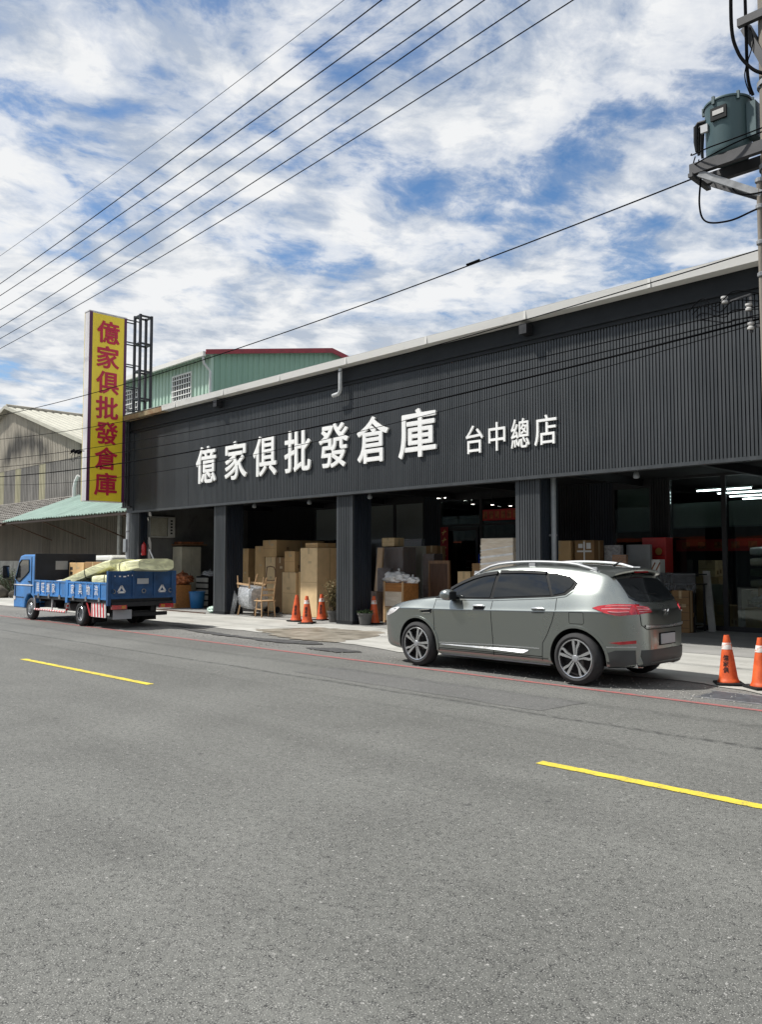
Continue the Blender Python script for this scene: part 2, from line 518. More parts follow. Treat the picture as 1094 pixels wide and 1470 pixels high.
def car_paint():
    m, T, b, co, out = base_mat('car_paint')
    fl = T.noise(co, 900, 2, 0.5)
    dirt = T.noise(co, 2.2, 5, 0.6)
    base = T.mix(T.ramp(fl, [(0.3, 0), (0.7, 1)]), (0.28, 0.302, 0.286, 1), (0.36, 0.386, 0.366, 1))
    T.l(base, b.inputs['Base Color'])
    b.inputs['Metallic'].default_value = 0.95
    T.l(T.math('ADD', T.math('MULTIPLY', dirt, 0.06), 0.25), b.inputs['Roughness'])
    b.inputs['Coat Weight'].default_value = 0.6
    b.inputs['Coat Roughness'].default_value = 0.06
    return m


car_paint()


def tinted_glass():
    m, T, b, co, out = base_mat('tinted_glass')
    n = T.noise(co, 3, 3, 0.5)
    T.l(T.mix(n, (0.010, 0.012, 0.013, 1), (0.018, 0.020, 0.022, 1)), b.inputs['Base Color'])
    b.inputs['Roughness'].default_value = 0.03
    b.inputs['IOR'].default_value = 1.5
    b.inputs['Coat Weight'].default_value = 0.0
    b.inputs['Coat Roughness'].default_value = 0.02
    return m


tinted_glass()


# ------------------------------------------------------------------ geometry helpers
class MB:
    def __init__(self):
        self.v = []
        self.f = []

    def add(self, vs_, fs):
        o = len(self.v)
        self.v += [tuple(p) for p in vs_]
        self.f += [tuple(i + o for i in q) for q in fs]
        return self

    def box(self, x0, x1, y0, y1, z0, z1):
        return self.add([(x0, y0, z0), (x1, y0, z0), (x1, y1, z0), (x0, y1, z0),
                         (x0, y0, z1), (x1, y0, z1), (x1, y1, z1), (x0, y1, z1)],
                        [(0, 3, 2, 1), (4, 5, 6, 7), (0, 1, 5, 4), (1, 2, 6, 5), (2, 3, 7, 6), (3, 0, 4, 7)])

    def bar(self, a, b, w, h=None, up=(0, 0, 1)):
        """rectangular bar from a to b"""
        h = h or w
        a, b = Vector(a), Vector(b)
        d = (b - a).normalized()
        u = Vector(up)
        if abs(d.dot(u)) > 0.98:
            u = Vector((1, 0, 0))
        s = d.cross(u).normalized() * (w / 2)
        t = s.cross(d).normalized() * (h / 2)
        vs_ = [a - s - t, a + s - t, a + s + t, a - s + t, b - s - t, b + s - t, b + s + t, b - s + t]
        return self.add(vs_, [(0, 1, 2, 3), (7, 6, 5, 4), (0, 4, 5, 1), (1, 5, 6, 2), (2, 6, 7, 3), (3, 7, 4, 0)])

    def tube(self, pts, r, n=8, cap=True):
        pts = [Vector(p) for p in pts]
        rs = r if isinstance(r, (list, tuple)) else [r] * len(pts)
        rings = []
        prev = None
        for i, p in enumerate(pts):
            d = (pts[min(i + 1, len(pts) - 1)] - pts[max(i - 1, 0)]).normalized()
            if prev is None:
                u = Vector((0, 0, 1)) if abs(d.z) < 0.9 else Vector((1, 0, 0))
            else:
                u = prev
            s = d.cross(u)
            if s.length < 1e-5:
                s = d.cross(Vector((0, 1, 0)))
            s.normalize()
            t = s.cross(d).normalized()
            prev = t
            rings.append([p + (s * math.cos(2 * math.pi * k / n) + t * math.sin(2 * math.pi * k / n)) * rs[i] for k in range(n)])
        o = len(self.v)
        for rg in rings:
            self.v += [tuple(q) for q in rg]
        for i in range(len(rings) - 1):
            for k in range(n):
                a, b = o + i * n + k, o + i * n + (k + 1) % n
                self.f.append((a, b, b + n, a + n))
        if cap:
            self.f.append(tuple(o + k for k in range(n))[::-1])
            self.f.append(tuple(o + (len(rings) - 1) * n + k for k in range(n)))
        return self

    def lathe(self, prof, n=24, c=(0, 0, 0), axis='z', a0=0.0, a1=2 * math.pi):
        """prof: (radius, height) list; spun about the axis through c"""
        full = abs(a1 - a0 - 2 * math.pi) < 1e-6
        m = n if full else n + 1
        o = len(self.v)
        for r, h in prof:
            for k in range(m):
                t = a0 + (a1 - a0) * k / n
                x, y = r * math.cos(t), r * math.sin(t)
                if axis == 'z':
                    p = (c[0] + x, c[1] + y, c[2] + h)
                elif axis == 'y':
                    p = (c[0] + x, c[1] + h, c[2] + y)
                else:
                    p = (c[0] + h, c[1] + x, c[2] + y)
                self.v.append(p)
        for i in range(len(prof) - 1):
            for k in range(n if full else n):
                a = o + i * m + k
                b = o + i * m + (k + 1) % m
                self.f.append((a, b, b + m, a + m))
        return self

    def prism(self, poly, axis, t0, t1):
        """2D polygon extruded along an axis. axis 'y': poly is (x,z); 'x': (y,z); 'z': (x,y)"""
        def P(p, t):
            return (p[0], t, p[1]) if axis == 'y' else ((t, p[0], p[1]) if axis == 'x' else (p[0], p[1], t))
        n = len(poly)
        vs_ = [P(p, t0) for p in poly] + [P(p, t1) for p in poly]
        fs = [tuple(range(n))[::-1], tuple(range(n, 2 * n))] + [(i, (i + 1) % n, (i + 1) % n + n, i + n) for i in range(n)]
        return self.add(vs_, fs)

    def mesh(self, name, mat, smooth=False, fix=True):
        me = bpy.data.meshes.new(name)
        me.from_pydata(self.v, [], self.f)
        if fix:
            bm = bmesh.new()
            bm.from_mesh(me)
            bmesh.ops.recalc_face_normals(bm, faces=bm.faces)
            bm.to_mesh(me)
            bm.free()
        if mat:
            me.materials.append(MATS[mat])
        if smooth:
            shade(me)
        return me

    def build(self, name, mat, parent=None, smooth=False, bevel=0.0, loc=None, fix=True):
        return link(name, self.mesh(name, mat, smooth, fix), parent, bevel, loc)


def shade(me, ang=38):
    me.polygons.foreach_set('use_smooth', [True] * len(me.polygons))
    try:
        me.set_sharp_from_angle(angle=R(ang))
    except Exception:
        pass


def link(name, me, parent=None, bevel=0.0, loc=None):
    o = bpy.data.objects.new(name, me)
    COL.objects.link(o)
    if parent is not None:
        o.parent = parent
    if loc is not None:
        o.location = loc
    if bevel:
        b = o.modifiers.new('bevel', 'BEVEL')
        b.width = bevel
        b.segments = 2
        b.limit_method = 'ANGLE'
    return o


def tag(o, label, cat, group=None, kind=None):
    o['label'] = label
    if cat:
        o['category'] = cat
    if group:
        o['group'] = group
    if kind:
        o['kind'] = kind
    return o


def thing(name, label, cat, loc=(0, 0, 0), rz=0.0, group=None):
    o = bpy.data.objects.new(name, None)
    o.empty_display_size = 0.2
    COL.objects.link(o)
    o.location = loc
    o.rotation_euler = (0, 0, rz)
    return tag(o, label, cat, group)


def struct(o):
    o['kind'] = 'structure'
    return o


def copy_tree(o, parent=None):
    c = o.copy()
    COL.objects.link(c)
    c.parent = parent
    for ch in list(o.children):
        copy_tree(ch, c)
    return c


TXT = {}


def glyph(ch, w, h, depth, bold=0.02, two=True):
    """one character as a solid mesh centred on 0, in the XZ plane facing -Y"""
    key = ch
    if key not in TXT:
        cu_ = bpy.data.curves.new('glyph', 'FONT')
        cu_.body = ch
        cu_.extrude = 0.5
        cu_.resolution_u = 4
        ob = bpy.data.objects.new('glyph', cu_)
        COL.objects.link(ob)
        bpy.context.view_layer.update()
        dg = bpy.context.evaluated_depsgraph_get()
        me = bpy.data.meshes.new_from_object(ob.evaluated_get(dg))
        vs_ = [v.co.copy() for v in me.vertices]
        fs = [tuple(p.vertices) for p in me.polygons]
        bpy.data.objects.remove(ob)
        bpy.data.curves.remove(cu_)
        bpy.data.meshes.remove(me)
        TXT[key] = (vs_, fs)
    vs_, fs = TXT[key]
    x0, x1 = min(v.x for v in vs_), max(v.x for v in vs_)
    y0, y1 = min(v.y for v in vs_), max(v.y for v in vs_)
    base = [((v.x - (x0 + x1) / 2) / (x1 - x0), v.z, (v.y - (y0 + y1) / 2) / (y1 - y0)) for v in vs_]
    if not bold:
        return [(x * w, -d * depth, z * h) for x, d, z in base], fs
    # thicker strokes: the outline repeated around a small ring, each a hair deeper than the last
    out, faces = [], []
    ring = [(math.cos(a), math.sin(a)) for a in (math.pi / 4 * k for k in range(8))]
    k1 = 1 - 2 * bold
    for i, (cx, cz) in enumerate(ring):
        o = len(out)
        dd = depth * (1 - 0.012 * i)
        out += [((x * k1 + cx * bold) * w, -d * dd, (z * k1 + cz * bold) * h) for x, d, z in base]
        faces += [tuple(j + o for j in f) for f in fs]
    return out, faces


def rib_profile(x0, x1, pitch, depth, top=0.62, slope=0.10):
    """(x, out) points of a trapezoid-rib sheet"""
    pts = []
    n = max(1, int(round((x1 - x0) / pitch)))
    p = (x1 - x0) / n
    for i in range(n):
        a = x0 + i * p
        pts += [(a, 0), (a + p * (0.5 - top / 2 - slope), 0), (a + p * (0.5 - top / 2), depth), (a + p * (0.5 + top / 2), depth), (a + p * (0.5 + top / 2 + slope), 0)]
    pts.append((x1, 0))
    return pts


def ribbed_y(mb, x0, x1, z0, z1, y, pitch, depth, top=0.62, slope=.10, ztop=None):
    """vertical ribs on a wall in the XZ plane, ribs standing out towards -Y"""
    pr = rib_profile(x0, x1, pitch, depth, top, slope)
    zt = ztop or (lambda x: z1)
    o = len(mb.v)
    for x, d in pr:
        mb.v += [(x, y - d, z0), (x, y - d, zt(x))]
    for i in range(len(pr) - 1):
        a = o + 2 * i
        mb.f.append((a, a + 2, a + 3, a + 1))
    return mb


def ribbed_x(mb, y0, y1, z0, z1, x, pitch, depth, top=0.62, slope=.10, ztop=None):
    """vertical ribs on a wall in the YZ plane, ribs standing out towards +X"""
    pr = rib_profile(y0, y1, pitch, depth, top, slope)
    zt = ztop or (lambda yy: z1)
    o = len(mb.v)
    for yy, d in pr:
        mb.v += [(x + d, yy, z0), (x + d, yy, zt(yy))]
    for i in range(len(pr) - 1):
        a = o + 2 * i
        mb.f.append((a, a + 2, a + 3, a + 1))
    return mb

# ================================================================== ground
def sheet(name, x0, x1, y0, y1, z, mat, nx=1, ny=1):
    mb = MB()
    for i in range(nx + 1):
        for j in range(ny + 1):
            mb.v.append((x0 + (x1 - x0) * i / nx, y0 + (y1 - y0) * j / ny, z))
    for i in range(nx):
        for j in range(ny):
            a = i * (ny + 1) + j
            mb.f.append((a, a + ny + 1, a + ny + 2, a + 1))
    return mb.build(name, mat, fix=False)


def outline_sheet(name, pts, z, mat, parent=None):
    mb = MB()
    mb.v = [(x, y, z) for x, y in pts]
    mb.f = [tuple(range(len(pts)))]
    o = mb.build(name, mat, parent, fix=False)
    me = o.data
    if me.polygons[0].normal.z < 0:
        me.flip_normals()
    return o


def blob(pts, step=0.25, amp=0.08, seed=1):
    """polygon with a ragged edge"""
    rnd = random.Random(seed)
    out = []
    n = len(pts)
    for i in range(n):
        a, b = Vector(pts[i]), Vector(pts[(i + 1) % n])
        k = max(1, int((b - a).length / step))
        for j in range(k):
            p = a.lerp(b, j / k)
            out.append((p.x + rnd.uniform(-amp, amp), p.y + rnd.uniform(-amp, amp)))
    return out


struct(sheet('ground', -400, 400, -400, 400, -0.03, 'earth'))
struct(sheet('road', -300, 300, -9.0, 9.25, 0.0, 'asphalt'))
struct(sheet('road_shoulder', -300, 300, 9.25, 12.2, 0.0, 'gutter_asphalt'))
# concrete forecourt with a ragged front edge over the shoulder
edge = []
rnd = random.Random(4)
x = 12.0
key = [(-60, 11.3), (-21, 11.35), (-15, 11.2), (-12.5, 11.0), (-10.4, 10.55), (-7, 10.5), (-5, 10.75), (-3.9, 10.3), (0, 10.3), (12, 10.3)]


def lerp_key(k, x):
    if x <= k[0][0]:
        return k[0][1]
    for (a, va), (b, vb) in zip(k, k[1:]):
        if x <= b:
            return va + (vb - va) * (x - a) / (b - a)
    return k[-1][1]


while x > -60:
    edge.append((x, lerp_key(key, x) + rnd.uniform(-.05, .05)))
    x -= 0.3
struct(outline_sheet('forecourt', [(12, 14.0)] + edge + [(-60, 14.0)], 0.010, 'concrete'))
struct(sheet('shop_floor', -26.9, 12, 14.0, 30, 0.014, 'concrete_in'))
struct(sheet('side_yard', -120, -26.9, 14.0, 60, 0.008, 'concrete'))
struct(outline_sheet('red_line', [(-300, 9.155), (300, 9.155), (300, 9.245), (-300, 9.245)], 0.005, 'red_paint'))
for k in range(-8, 5):
    a = -3.88 + k * 9.95
    tilt = .018
    o = struct(outline_sheet('yellow_dash', [(x_, y_ + tilt * (x_ + 3.9)) for x_, y_ in blob([(a, 5.545), (a + 4.0, 5.545), (a + 4.0, 5.655), (a, 5.655)], .045, .007, k)], 0.005, 'yellow_paint'))
struct(outline_sheet('wet_patch', blob([(-15.3, 13.0), (-13.2, 13.2), (-12.5, 12.0), (-12.3, 10.9), (-13.1, 10.6), (-14.3, 10.9), (-15.9, 11.6)], .2, .10, 3), 0.014, 'puddle'))
struct(outline_sheet('tar_patch', blob([(-17.2, 10.35), (-15.2, 10.12), (-13.0, 10.02), (-12.1, 10.4), (-12.4, 10.62), (-14.2, 10.3), (-15.6, 10.42), (-17.0, 10.6)], .16, .05, 5), 0.0155, 'tar'))
struct(outline_sheet('tar_patch', blob([(-18.6, 10.75), (-17.2, 10.65), (-16.9, 10.95), (-18.0, 11.1)], .16, .06, 6), 0.016, 'tar'))
struct(outline_sheet('tar_patch', blob([(-11.9, 9.75), (-10.9, 9.68), (-10.6, 10.05), (-11.5, 10.15)], .14, .05, 8), 0.0155, 'tar'))
for sd, pts in ((21, [(-9.5, 7.6), (-5.2, 7.5), (-5.1, 8.3), (-9.4, 8.4)]), (22, [(-30, 6.2), (-21.5, 6.25), (-21.4, 7.3), (-30, 7.2)])):
    struct(outline_sheet('road_patch', blob(pts, .2, .02, sd), 0.003, 'asphalt_patch'))
gr = MB()                                  # loose grit swept into the edge of the road
rg2 = random.Random(77)
for k in range(2600):
    x_, y_ = rg2.uniform(-34, 2), 9.30 + abs(rg2.gauss(0, .55))
    if y_ > 11.6:
        continue
    r_ = rg2.choice((.006, .008, .010, .014))
    a_ = rg2.uniform(0, 3)
    z_ = .017 if y_ > 10.2 else .006
    c_, s_ = math.cos(a_) * r_, math.sin(a_) * r_
    gr.add([(x_ - c_, y_ - s_, z_), (x_ + s_, y_ - c_, z_), (x_ + c_, y_ + s_, z_), (x_ - s_, y_ + c_, z_), (x_ + r_ * .2, y_, z_ + r_ * 1.1)],
           [(0, 1, 4), (1, 2, 4), (2, 3, 4), (3, 0, 4)])
o = gr.build('road_grit', 'grit', fix=False)
tag(o, 'loose pale grit scattered along the road edge by the red line', 'grit', kind='stuff')
dc = thing('drain_cover', 'grey steel plate drain cover in the ground in front of the cones', 'drain cover', (-3.75, 9.86, 0))
MB().box(-.66, .66, -.26, .27, 0.002, .010).build('plate', 'iron', dc)
MB().box(-.72, .72, .272, .31, 0.002, .012).build('frame_bar', 'galvanised', dc)
MB().box(-.72, .72, -.30, -.262, 0.002, .012).build('frame_bar', 'galvanised', dc)

# ================================================================== the dark furniture warehouse
SX0, SX1 = -26.75, 6.0
FY = 14.0
shop = thing('furniture_store', 'long dark grey ribbed metal storefront with open bays and white roof edge', 'store', (-12, 14, 0))


def S(mb, name, mat, parent=shop, smooth=False, bevel=0.0, fix=True):
    """build in world coordinates under the store"""
    o = mb.build(name, mat, parent, smooth, bevel, fix=fix)
    if parent is shop:
        o.matrix_parent_inverse = Matrix.Translation((12, -14, 0))
    return o


fb = S(MB().box(SX0, SX1, FY + .004, FY + .12, 3.40, 6.5), 'fascia_backing', 'dark_inner')
sheet_w = 0.0655 * 12
nsh = int((SX1 - SX0) / sheet_w)
base_me = ribbed_y(MB(), 0, sheet_w, 3.34, 6.04, 0, 0.0655, 0.032, .66, .05).mesh('cladding_sheet', 'dark_clad', fix=False)
for k in range(nsh):                       # the fascia is hung sheet by sheet
    o = link('cladding_sheet', base_me, fb)
    o.location = (SX0 + k * sheet_w + random.uniform(-.002, .002), FY - random.uniform(0, .004), random.uniform(-.002, .002))
    o.rotation_euler = (R(random.uniform(-.05, .05)), 0, 0)
S(MB().box(SX0 - .02, SX1, FY - .055, FY + .14, 3.27, 3.337), 'bottom_trim', 'dark_clad')
S(MB().box(SX0 - .02, SX1, FY - .07, FY + .002, 6.042, 6.12), 'top_trim', 'dark_trim')
S(MB().box(SX0 - .02, SX1, FY - .11, FY + .002, 6.123, 6.19), 'top_trim', 'dark_trim')
S(MB().box(SX0 - .02, SX1, FY - .08, FY + .002, 6.193, 6.488), 'upper_fascia', 'dark_trim')  # near-black tone paints in the shade below the gutter
S(MB().box(SX0 - .03, SX0 + .40, FY - .07, FY - .034, 3.34, 6.04), 'corner_flashing', 'dark_clad')
# white roof-edge gutter, the far left end rusted
S(MB().prism([(FY - .34, 6.49), (FY - .36, 6.65), (FY - .33, 6.65), (FY - .31, 6.515), (FY + .1, 6.515), (FY + .1, 6.49)], 'x', -24.0, SX1), 'gutter', 'gutter_white')
S(MB().prism([(FY - .345, 6.47), (FY - .355, 6.62), (FY - .33, 6.62), (FY - .31, 6.495), (FY + .1, 6.495), (FY + .1, 6.47)], 'x', SX0 - .05, -24.004), 'gutter', 'gutter_rust')
S(MB().prism([(FY - .335, 6.655), (FY - .335, 6.67), (FY + 6, 7.35), (FY + 6, 7.33)], 'x', SX0 - .05, SX1), 'roof', 'roof_sheet')
S(MB().prism([(FY + 6, 7.33), (FY + 6, 7.35), (FY + 17, 6.3), (FY + 17, 6.28)], 'x', SX0 - .05, SX1), 'roof', 'roof_sheet')
for k in range(11):                       # joints of the gutter lengths
    gx = -23.2 + k * 2.7
    S(MB().box(gx, gx + .05, FY - .364, FY - .362 + .02, 6.487, 6.655), 'gutter_joint', 'gutter_white')
for cx in (-20.97, -9.77):
    S(MB().box(cx - .09, cx + .09, FY - .30, FY - .085, 6.22, 6.42), 'gutter_outlet', 'black_steel')
S(MB().tube([(-15.42, 13.78, 6.455), (-15.42, 13.78, 5.92), (-15.44, 13.78, 5.86), (-15.50, 13.78, 5.82), (-15.70, 13.78, 5.80)], .05, 10), 'overflow_pipe', 'pale_pipe', smooth=True)


def column(x0, x1, y0=FY + .10, y1=FY + .75):
    c = S(MB().box(x0 + .012, x1 - .012, y0 + .012, y1, 0.012, 3.40), 'column', 'dark_inner')
    ribbed_part = ribbed_y(MB(), x0 + .035, x1 - .035, .10, 3.30, y0 + .01, .062, .026, .66, .05).build('front_cladding', 'dark_clad', c, fix=False)
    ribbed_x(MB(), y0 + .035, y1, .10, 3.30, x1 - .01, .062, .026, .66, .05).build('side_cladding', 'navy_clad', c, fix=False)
    m2 = MB()
    for px, py in ((x0, y0), (x1 - .035, y0)):
        m2.box(px - .012, px + .047, py - .012, py + .045, .10, 3.30)
    m2.build('corner_trim', 'dark_clad', c)
    MB().box(x0 - .015, x1 + .015, y0 - .015, y1 + .01, 0.011, .098).build('base_trim', 'dark_trim', c)
    return c


column(-26.75, -26.17, FY + .10, FY + .42)
for cx0 in (-21.51, -15.88, -10.26, -4.65):
    column(cx0, cx0 + .58)
# inner shell
S(MB().box(SX0, SX1, FY + .13, 30, 3.62, 3.70), 'ceiling', 'dark_inner')
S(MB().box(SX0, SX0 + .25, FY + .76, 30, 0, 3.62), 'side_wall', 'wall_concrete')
S(MB().box(SX1 - .2, SX1, FY + .2, 30, 0, 3.62), 'side_wall', 'dark_inner')
S(MB().box(SX0 + .25, SX1 - .2, 29.8, 30, 0, 3.62), 'rear_wall', 'dark_inner')
for bx in range(-25, 6, 3):               # roof beams under the ceiling
    S(MB().box(bx, bx + .12, FY + .16, 18.8, 3.44, 3.619), 'ceiling_beam', 'black_steel')
GY = 18.9


def solid_bay(x0, x1, mat='navy_clad'):
    w = S(MB().box(x0, x1, GY, GY + .12, 0.015, 3.62), 'wall_panel', 'dark_inner')
    ribbed_y(MB(), x0, x1, .02, 3.6, GY - .002, .075, .024, .55, .1).build('cladding', mat, w, fix=False)


def glass_bay(x0, x1, z0=.12, z1=3.40, blind=None, transom=None, btop=3.40, frosted=None):
    """aluminium frame with one pane, optional roller blind behind it"""
    f = MB()
    f.box(x0, x0 + .05, GY - .03, GY + .07, .014, 3.62)
    f.box(x1 - .05, x1, GY - .03, GY + .07, .014, 3.62)
    f.box(x0 + .05, x1 - .05, GY - .028, GY + .068, .014, z0)
    f.box(x0 + .05, x1 - .05, GY - .028, GY + .068, z1, 3.62)
    if transom:
        f.box(x0 + .05, x1 - .05, GY - .028, GY + .068, transom - .03, transom + .03)
    w = S(f, 'window', 'black_steel')
    if transom:
        MB().box(x0 + .051, x1 - .051, GY + .01, GY + .018, z0 + .001, transom - .031).build('pane', 'shop_glass', w)
        MB().box(x0 + .051, x1 - .051, GY + .01, GY + .018, transom + .031, z1 - .001).build('pane', 'shop_glass', w)
    else:
        MB().box(x0 + .051, x1 - .051, GY + .01, GY + .018, z0 + .001, z1 - .001).build('pane', 'shop_glass', w)
    if frosted:
        MB().box(x0 + .055, x1 - .055, GY - .006, GY - .001, frosted, z1 - .002).build('frosted_panel', 'frosted_panel', w)
    if blind:
        MB().box(x0 + .07, x1 - .07, GY + .10, GY + .106, blind, btop).build('blind', 'blind', w)
        MB().box(x0 + .07, x1 - .07, GY + .09, GY + .116, blind - .035, blind - .001).build('blind_rail', 'grey_pipe', w)


solid_bay(-26.5, -22.45, 'dark_inner')
glass_bay(-22.45, -21.2, frosted=2.33)
solid_bay(-21.2, -19.80, 'dark_inner')
glass_bay(-19.80, -18.5, frosted=2.30)
glass_bay(-18.5, -17.22, frosted=2.10)
solid_bay(-17.22, -16.58)
# glazed door with red paper couplets
glass_bay(-16.58, -15.0, transom=2.66)
door = S(MB().box(-16.50, -16.42, GY - .06, GY - .031, .05, 2.6).box(-15.16, -15.08, GY - .06, GY - .031, .05, 2.6)
         .box(-16.42, -15.16, GY - .059, GY - .032, 2.50, 2.6).box(-16.42, -15.16, GY - .059, GY - .032, .05, .25), 'door', 'black_steel')
MB().box(-15.26, -15.22, GY - .12, GY - .062, .85, 1.35).build('handle', 'silver', door)
glass_bay(-15.0, -13.6, transom=2.66)
solid_bay(-13.6, -11.42, 'dark_inner')
solid_bay(-11.42, -10.75)
glass_bay(-10.75, -9.70, blind=2.36)
solid_bay(-9.70, -9.28, 'dark_inner')
glass_bay(-9.28, -7.94, z1=3.56, blind=2.42, btop=2.98)
glass_bay(-7.94, -6.55, z1=3.56, blind=2.42, btop=2.98)
glass_bay(-6.55, -5.2, z1=3.56, blind=2.42, btop=2.98)
solid_bay(-5.2, 5.8, 'dark_inner')
# red banners around the door, with characters
ban = thing('red_couplet', 'red paper couplet strip hanging on the left of the dark glass door', 'banner', (-16.33, GY - .10, 1.3))
MB().box(-.15, .15, -.004, .004, 0, 1.32).build('paper', 'red_cloth', ban)
for k in range(5):
    MB().bar((-.09, -.007, 1.15 - k * .24), (.08, -.007, 1.19 - k * .24), .03, .004, up=(0, 1, 0)).bar((.02, -.0075, 1.24 - k * .24), (-.05, -.0075, 1.08 - k * .24), .025, .004, up=(0, 1, 0)).build('faded_mark', 'gold', ban)
ban = thing('red_lintel_banner', 'wide red banner high on the dark wall right of the glass door', 'banner', (-14.23, GY - .11, 2.76))
MB().box(-.62, .62, -.004, .004, 0, .31).build('paper', 'red_cloth', ban)
for k in range(6):
    MB().box(-.60 + k * .21, -.45 + k * .21, -.008, -.005, .05, .26).build('panel', 'brown_pile', ban)
# small flood lamps hanging under the fascia
for k, (lx, lz, lab) in enumerate(((-7.64, 3.2, 'round grey floodlight under the fascia above the parked car'),
                                   (-14.88, 3.2, 'round grey floodlight under the fascia just right of the potted-plant column'),
                                   (-17.24, 3.18, 'round grey floodlight under the fascia above the tall cartons'),
                                   (-19.75, 3.2, 'round grey floodlight under the fascia above the wrapped chair'))):
    t = thing('floodlight', lab, 'lamp', (lx, 14.30, lz), 0, 'floodlights under the fascia')
    MB().lathe([(0.001, -.055), (.055, -.04), (.062, 0), (.045, .06), (.02, .085), (0.001, .085)], 14).build('lamp_head', 'grey_pipe', t, True)
    MB().tube([(0, 0, .08), (0, 0, 3.621 - lz)], .014, 6).build('stem', 'black_steel', t)
# ceiling tubes and spots that are switched on
for k, (a, b, y, lab) in enumerate(((-8.95, -7.6, 19.7, 'front short fluorescent tube lit behind the right hand shop glass'),
                                    (-8.9, -6.4, 20.8, 'second lit fluorescent tube behind the right hand shop glass'),
                                    (-9.1, -6.6, 22.0, 'third lit fluorescent tube deeper inside the right hand shop'),
                                    (-9.2, -6.8, 23.1, 'deepest lit fluorescent tube inside the right hand shop'))):
    t = thing('ceiling_light', lab, 'light', ((a + b) / 2, y, 3.3), 0, 'lit ceiling tubes')
    h = (b - a) / 2
    MB().box(-h, h, -.05, .05, .03, .07).box(-.02, .02, -.01, .01, .07, .319).build('housing', 'white_metal', t)
    MB().tube([(-h + .02, 0, .012), (h - .02, 0, .012)], .016, 8).build('tube', 'lamp_lit', t)
for k, (sx_, sy_, sz_, lab) in enumerate(((-14.82, 18.3, 3.21, 'bright round ceiling spot, leftmost of three above the shop door area'),
                                          (-14.13, 18.3, 3.16, 'bright ceiling spot, middle of three above the shop door area'),
                                          (-13.51, 18.3, 3.10, 'bright ceiling spot nearest the third column'),
                                          (-16.0, 18.3, 3.44, 'short lit strip lamp on the dark ceiling above the door'))):
    t = thing('ceiling_spot', lab, 'light', (sx_, sy_, sz_), 0, 'lit spots above the shop entrance')
    if k < 3:
        MB().lathe([(.05, 0), (.055, .06), (.03, .10), (.001, .10)], 12).tube([(0, 0, .1), (0, 0, 3.62 - sz_)], .012, 6).build('housing', 'black_steel', t, True)
        MB().lathe([(.001, -.006), (.046, -.004), (.046, .01)], 12).build('bulb', 'spot_lit', t, True)
    else:
        MB().box(-.32, .32, -.04, .04, .02, .06).box(-.02, .02, -.01, .01, .06, .18).build('housing', 'black_steel', t)
        MB().box(-.16, .16, -.012, .012, .002, .018).build('tube', 'spot_lit', t)
# grey downpipe beside the third column
t = thing('downpipe', 'grey vertical downpipe just right of the third ribbed column', 'pipe', (-9.56, 14.42, 0.01))
MB().tube([(0, 0, 0), (0, 0, 3.62)], .055, 12).build('pipe', 'grey_pipe', t, True)
for zb in (.9, 2.1):
    MB().box(-.16, .07, -.02, .02, zb, zb + .04).build('bracket', 'galvanised', t)

# ------------------------------------------------------------------ raised characters on the fascia
main = thing('storefront_sign', 'large white raised Chinese characters across the dark ribbed fascia', 'sign', (-17.3, FY, 4.0))
xs = [(-22.30, -21.20), (-20.72, -19.62), (-19.30, -18.22), (-17.85, -16.74), (-16.40, -15.26), (-14.94, -13.84), (-13.50, -12.32)]
for ch, (a, b) in zip('億家俱批發倉庫', xs):
    v_, f_ = glyph(ch, b - a, 1.14, .05, .015)
    o = MB().add(v_, f_).build('character', 'letter_white', main, loc=((a + b) / 2 + 17.3, -.070, .555), fix=False)
    pins = MB()
    for dx, dz in ((-.3, .3), (.25, -.3), (-.25, -.35), (.28, .28)):
        pins.box(dx - .012, dx + .012, .026, .065, dz - .012, dz + .012)
    pins.build('mounting_pin', 'black_steel', o)
sub = thing('branch_sign', 'smaller white raised Chinese characters at the right on the dark fascia', 'sign', (-10.3, FY, 3.9))
for ch, (a, b) in zip('台中總店', [(-11.46, -10.99), (-10.84, -10.40), (-10.25, -9.79), (-9.67, -9.14)]):
    v_, f_ = glyph(ch, b - a, .61, .04, .006)
    o = MB().add(v_, f_).build('character', 'letter_white', sub, loc=((a + b) / 2 + 10.3, -.062, .33), fix=False)
    MB().box(-.1, -.08, .021, .058, -.1, -.08).box(.08, .1, .021, .058, .1, .12).build('mounting_pin', 'black_steel', o)

# ------------------------------------------------------------------ yellow projecting sign
ps = thing('projecting_sign', 'tall yellow vertical sign box with dark red Chinese characters', 'sign', (-26.78, 13.05, 3.62))
hw, ht = .68, 6.46
MB().box(-.18, .17, -hw, hw, 0, ht).build('box', 'sign_white', ps, bevel=.01)
MB().box(.171, .186, -hw + .11, hw - .10, .02, ht - .03).build('face', 'sign_yellow', ps)
MB().box(.171, .192, -hw + .0, -hw + .108, .0, ht).build('edge_band', 'sign_purple', ps)
MB().box(.171, .192, hw - .098, hw, .0, ht).build('edge_band', 'sign_purple', ps)
MB().box(-.20, -.181, -hw, hw, .0, ht).build('face', 'sign_yellow', ps)
MB().box(-.19, .18, -hw - .012, hw + .012, ht + .001, ht + .04).build('top_cap', 'sign_white', ps)
for k, ch in enumerate('億家俱批發倉庫'):
    v_, f_ = glyph(ch, .82, .78, .016, .022)
    v_ = [(-y, x, z) for x, y, z in v_]            # turn to face +X
    MB().add(v_, f_).build('character', 'sign_red', ps, loc=(.197, .0, ht - .62 - k * .873), fix=False)
mast = thing('sign_mast', 'black steel lattice mast standing behind the yellow sign', 'mast', (-27.05, 14.6, 0))
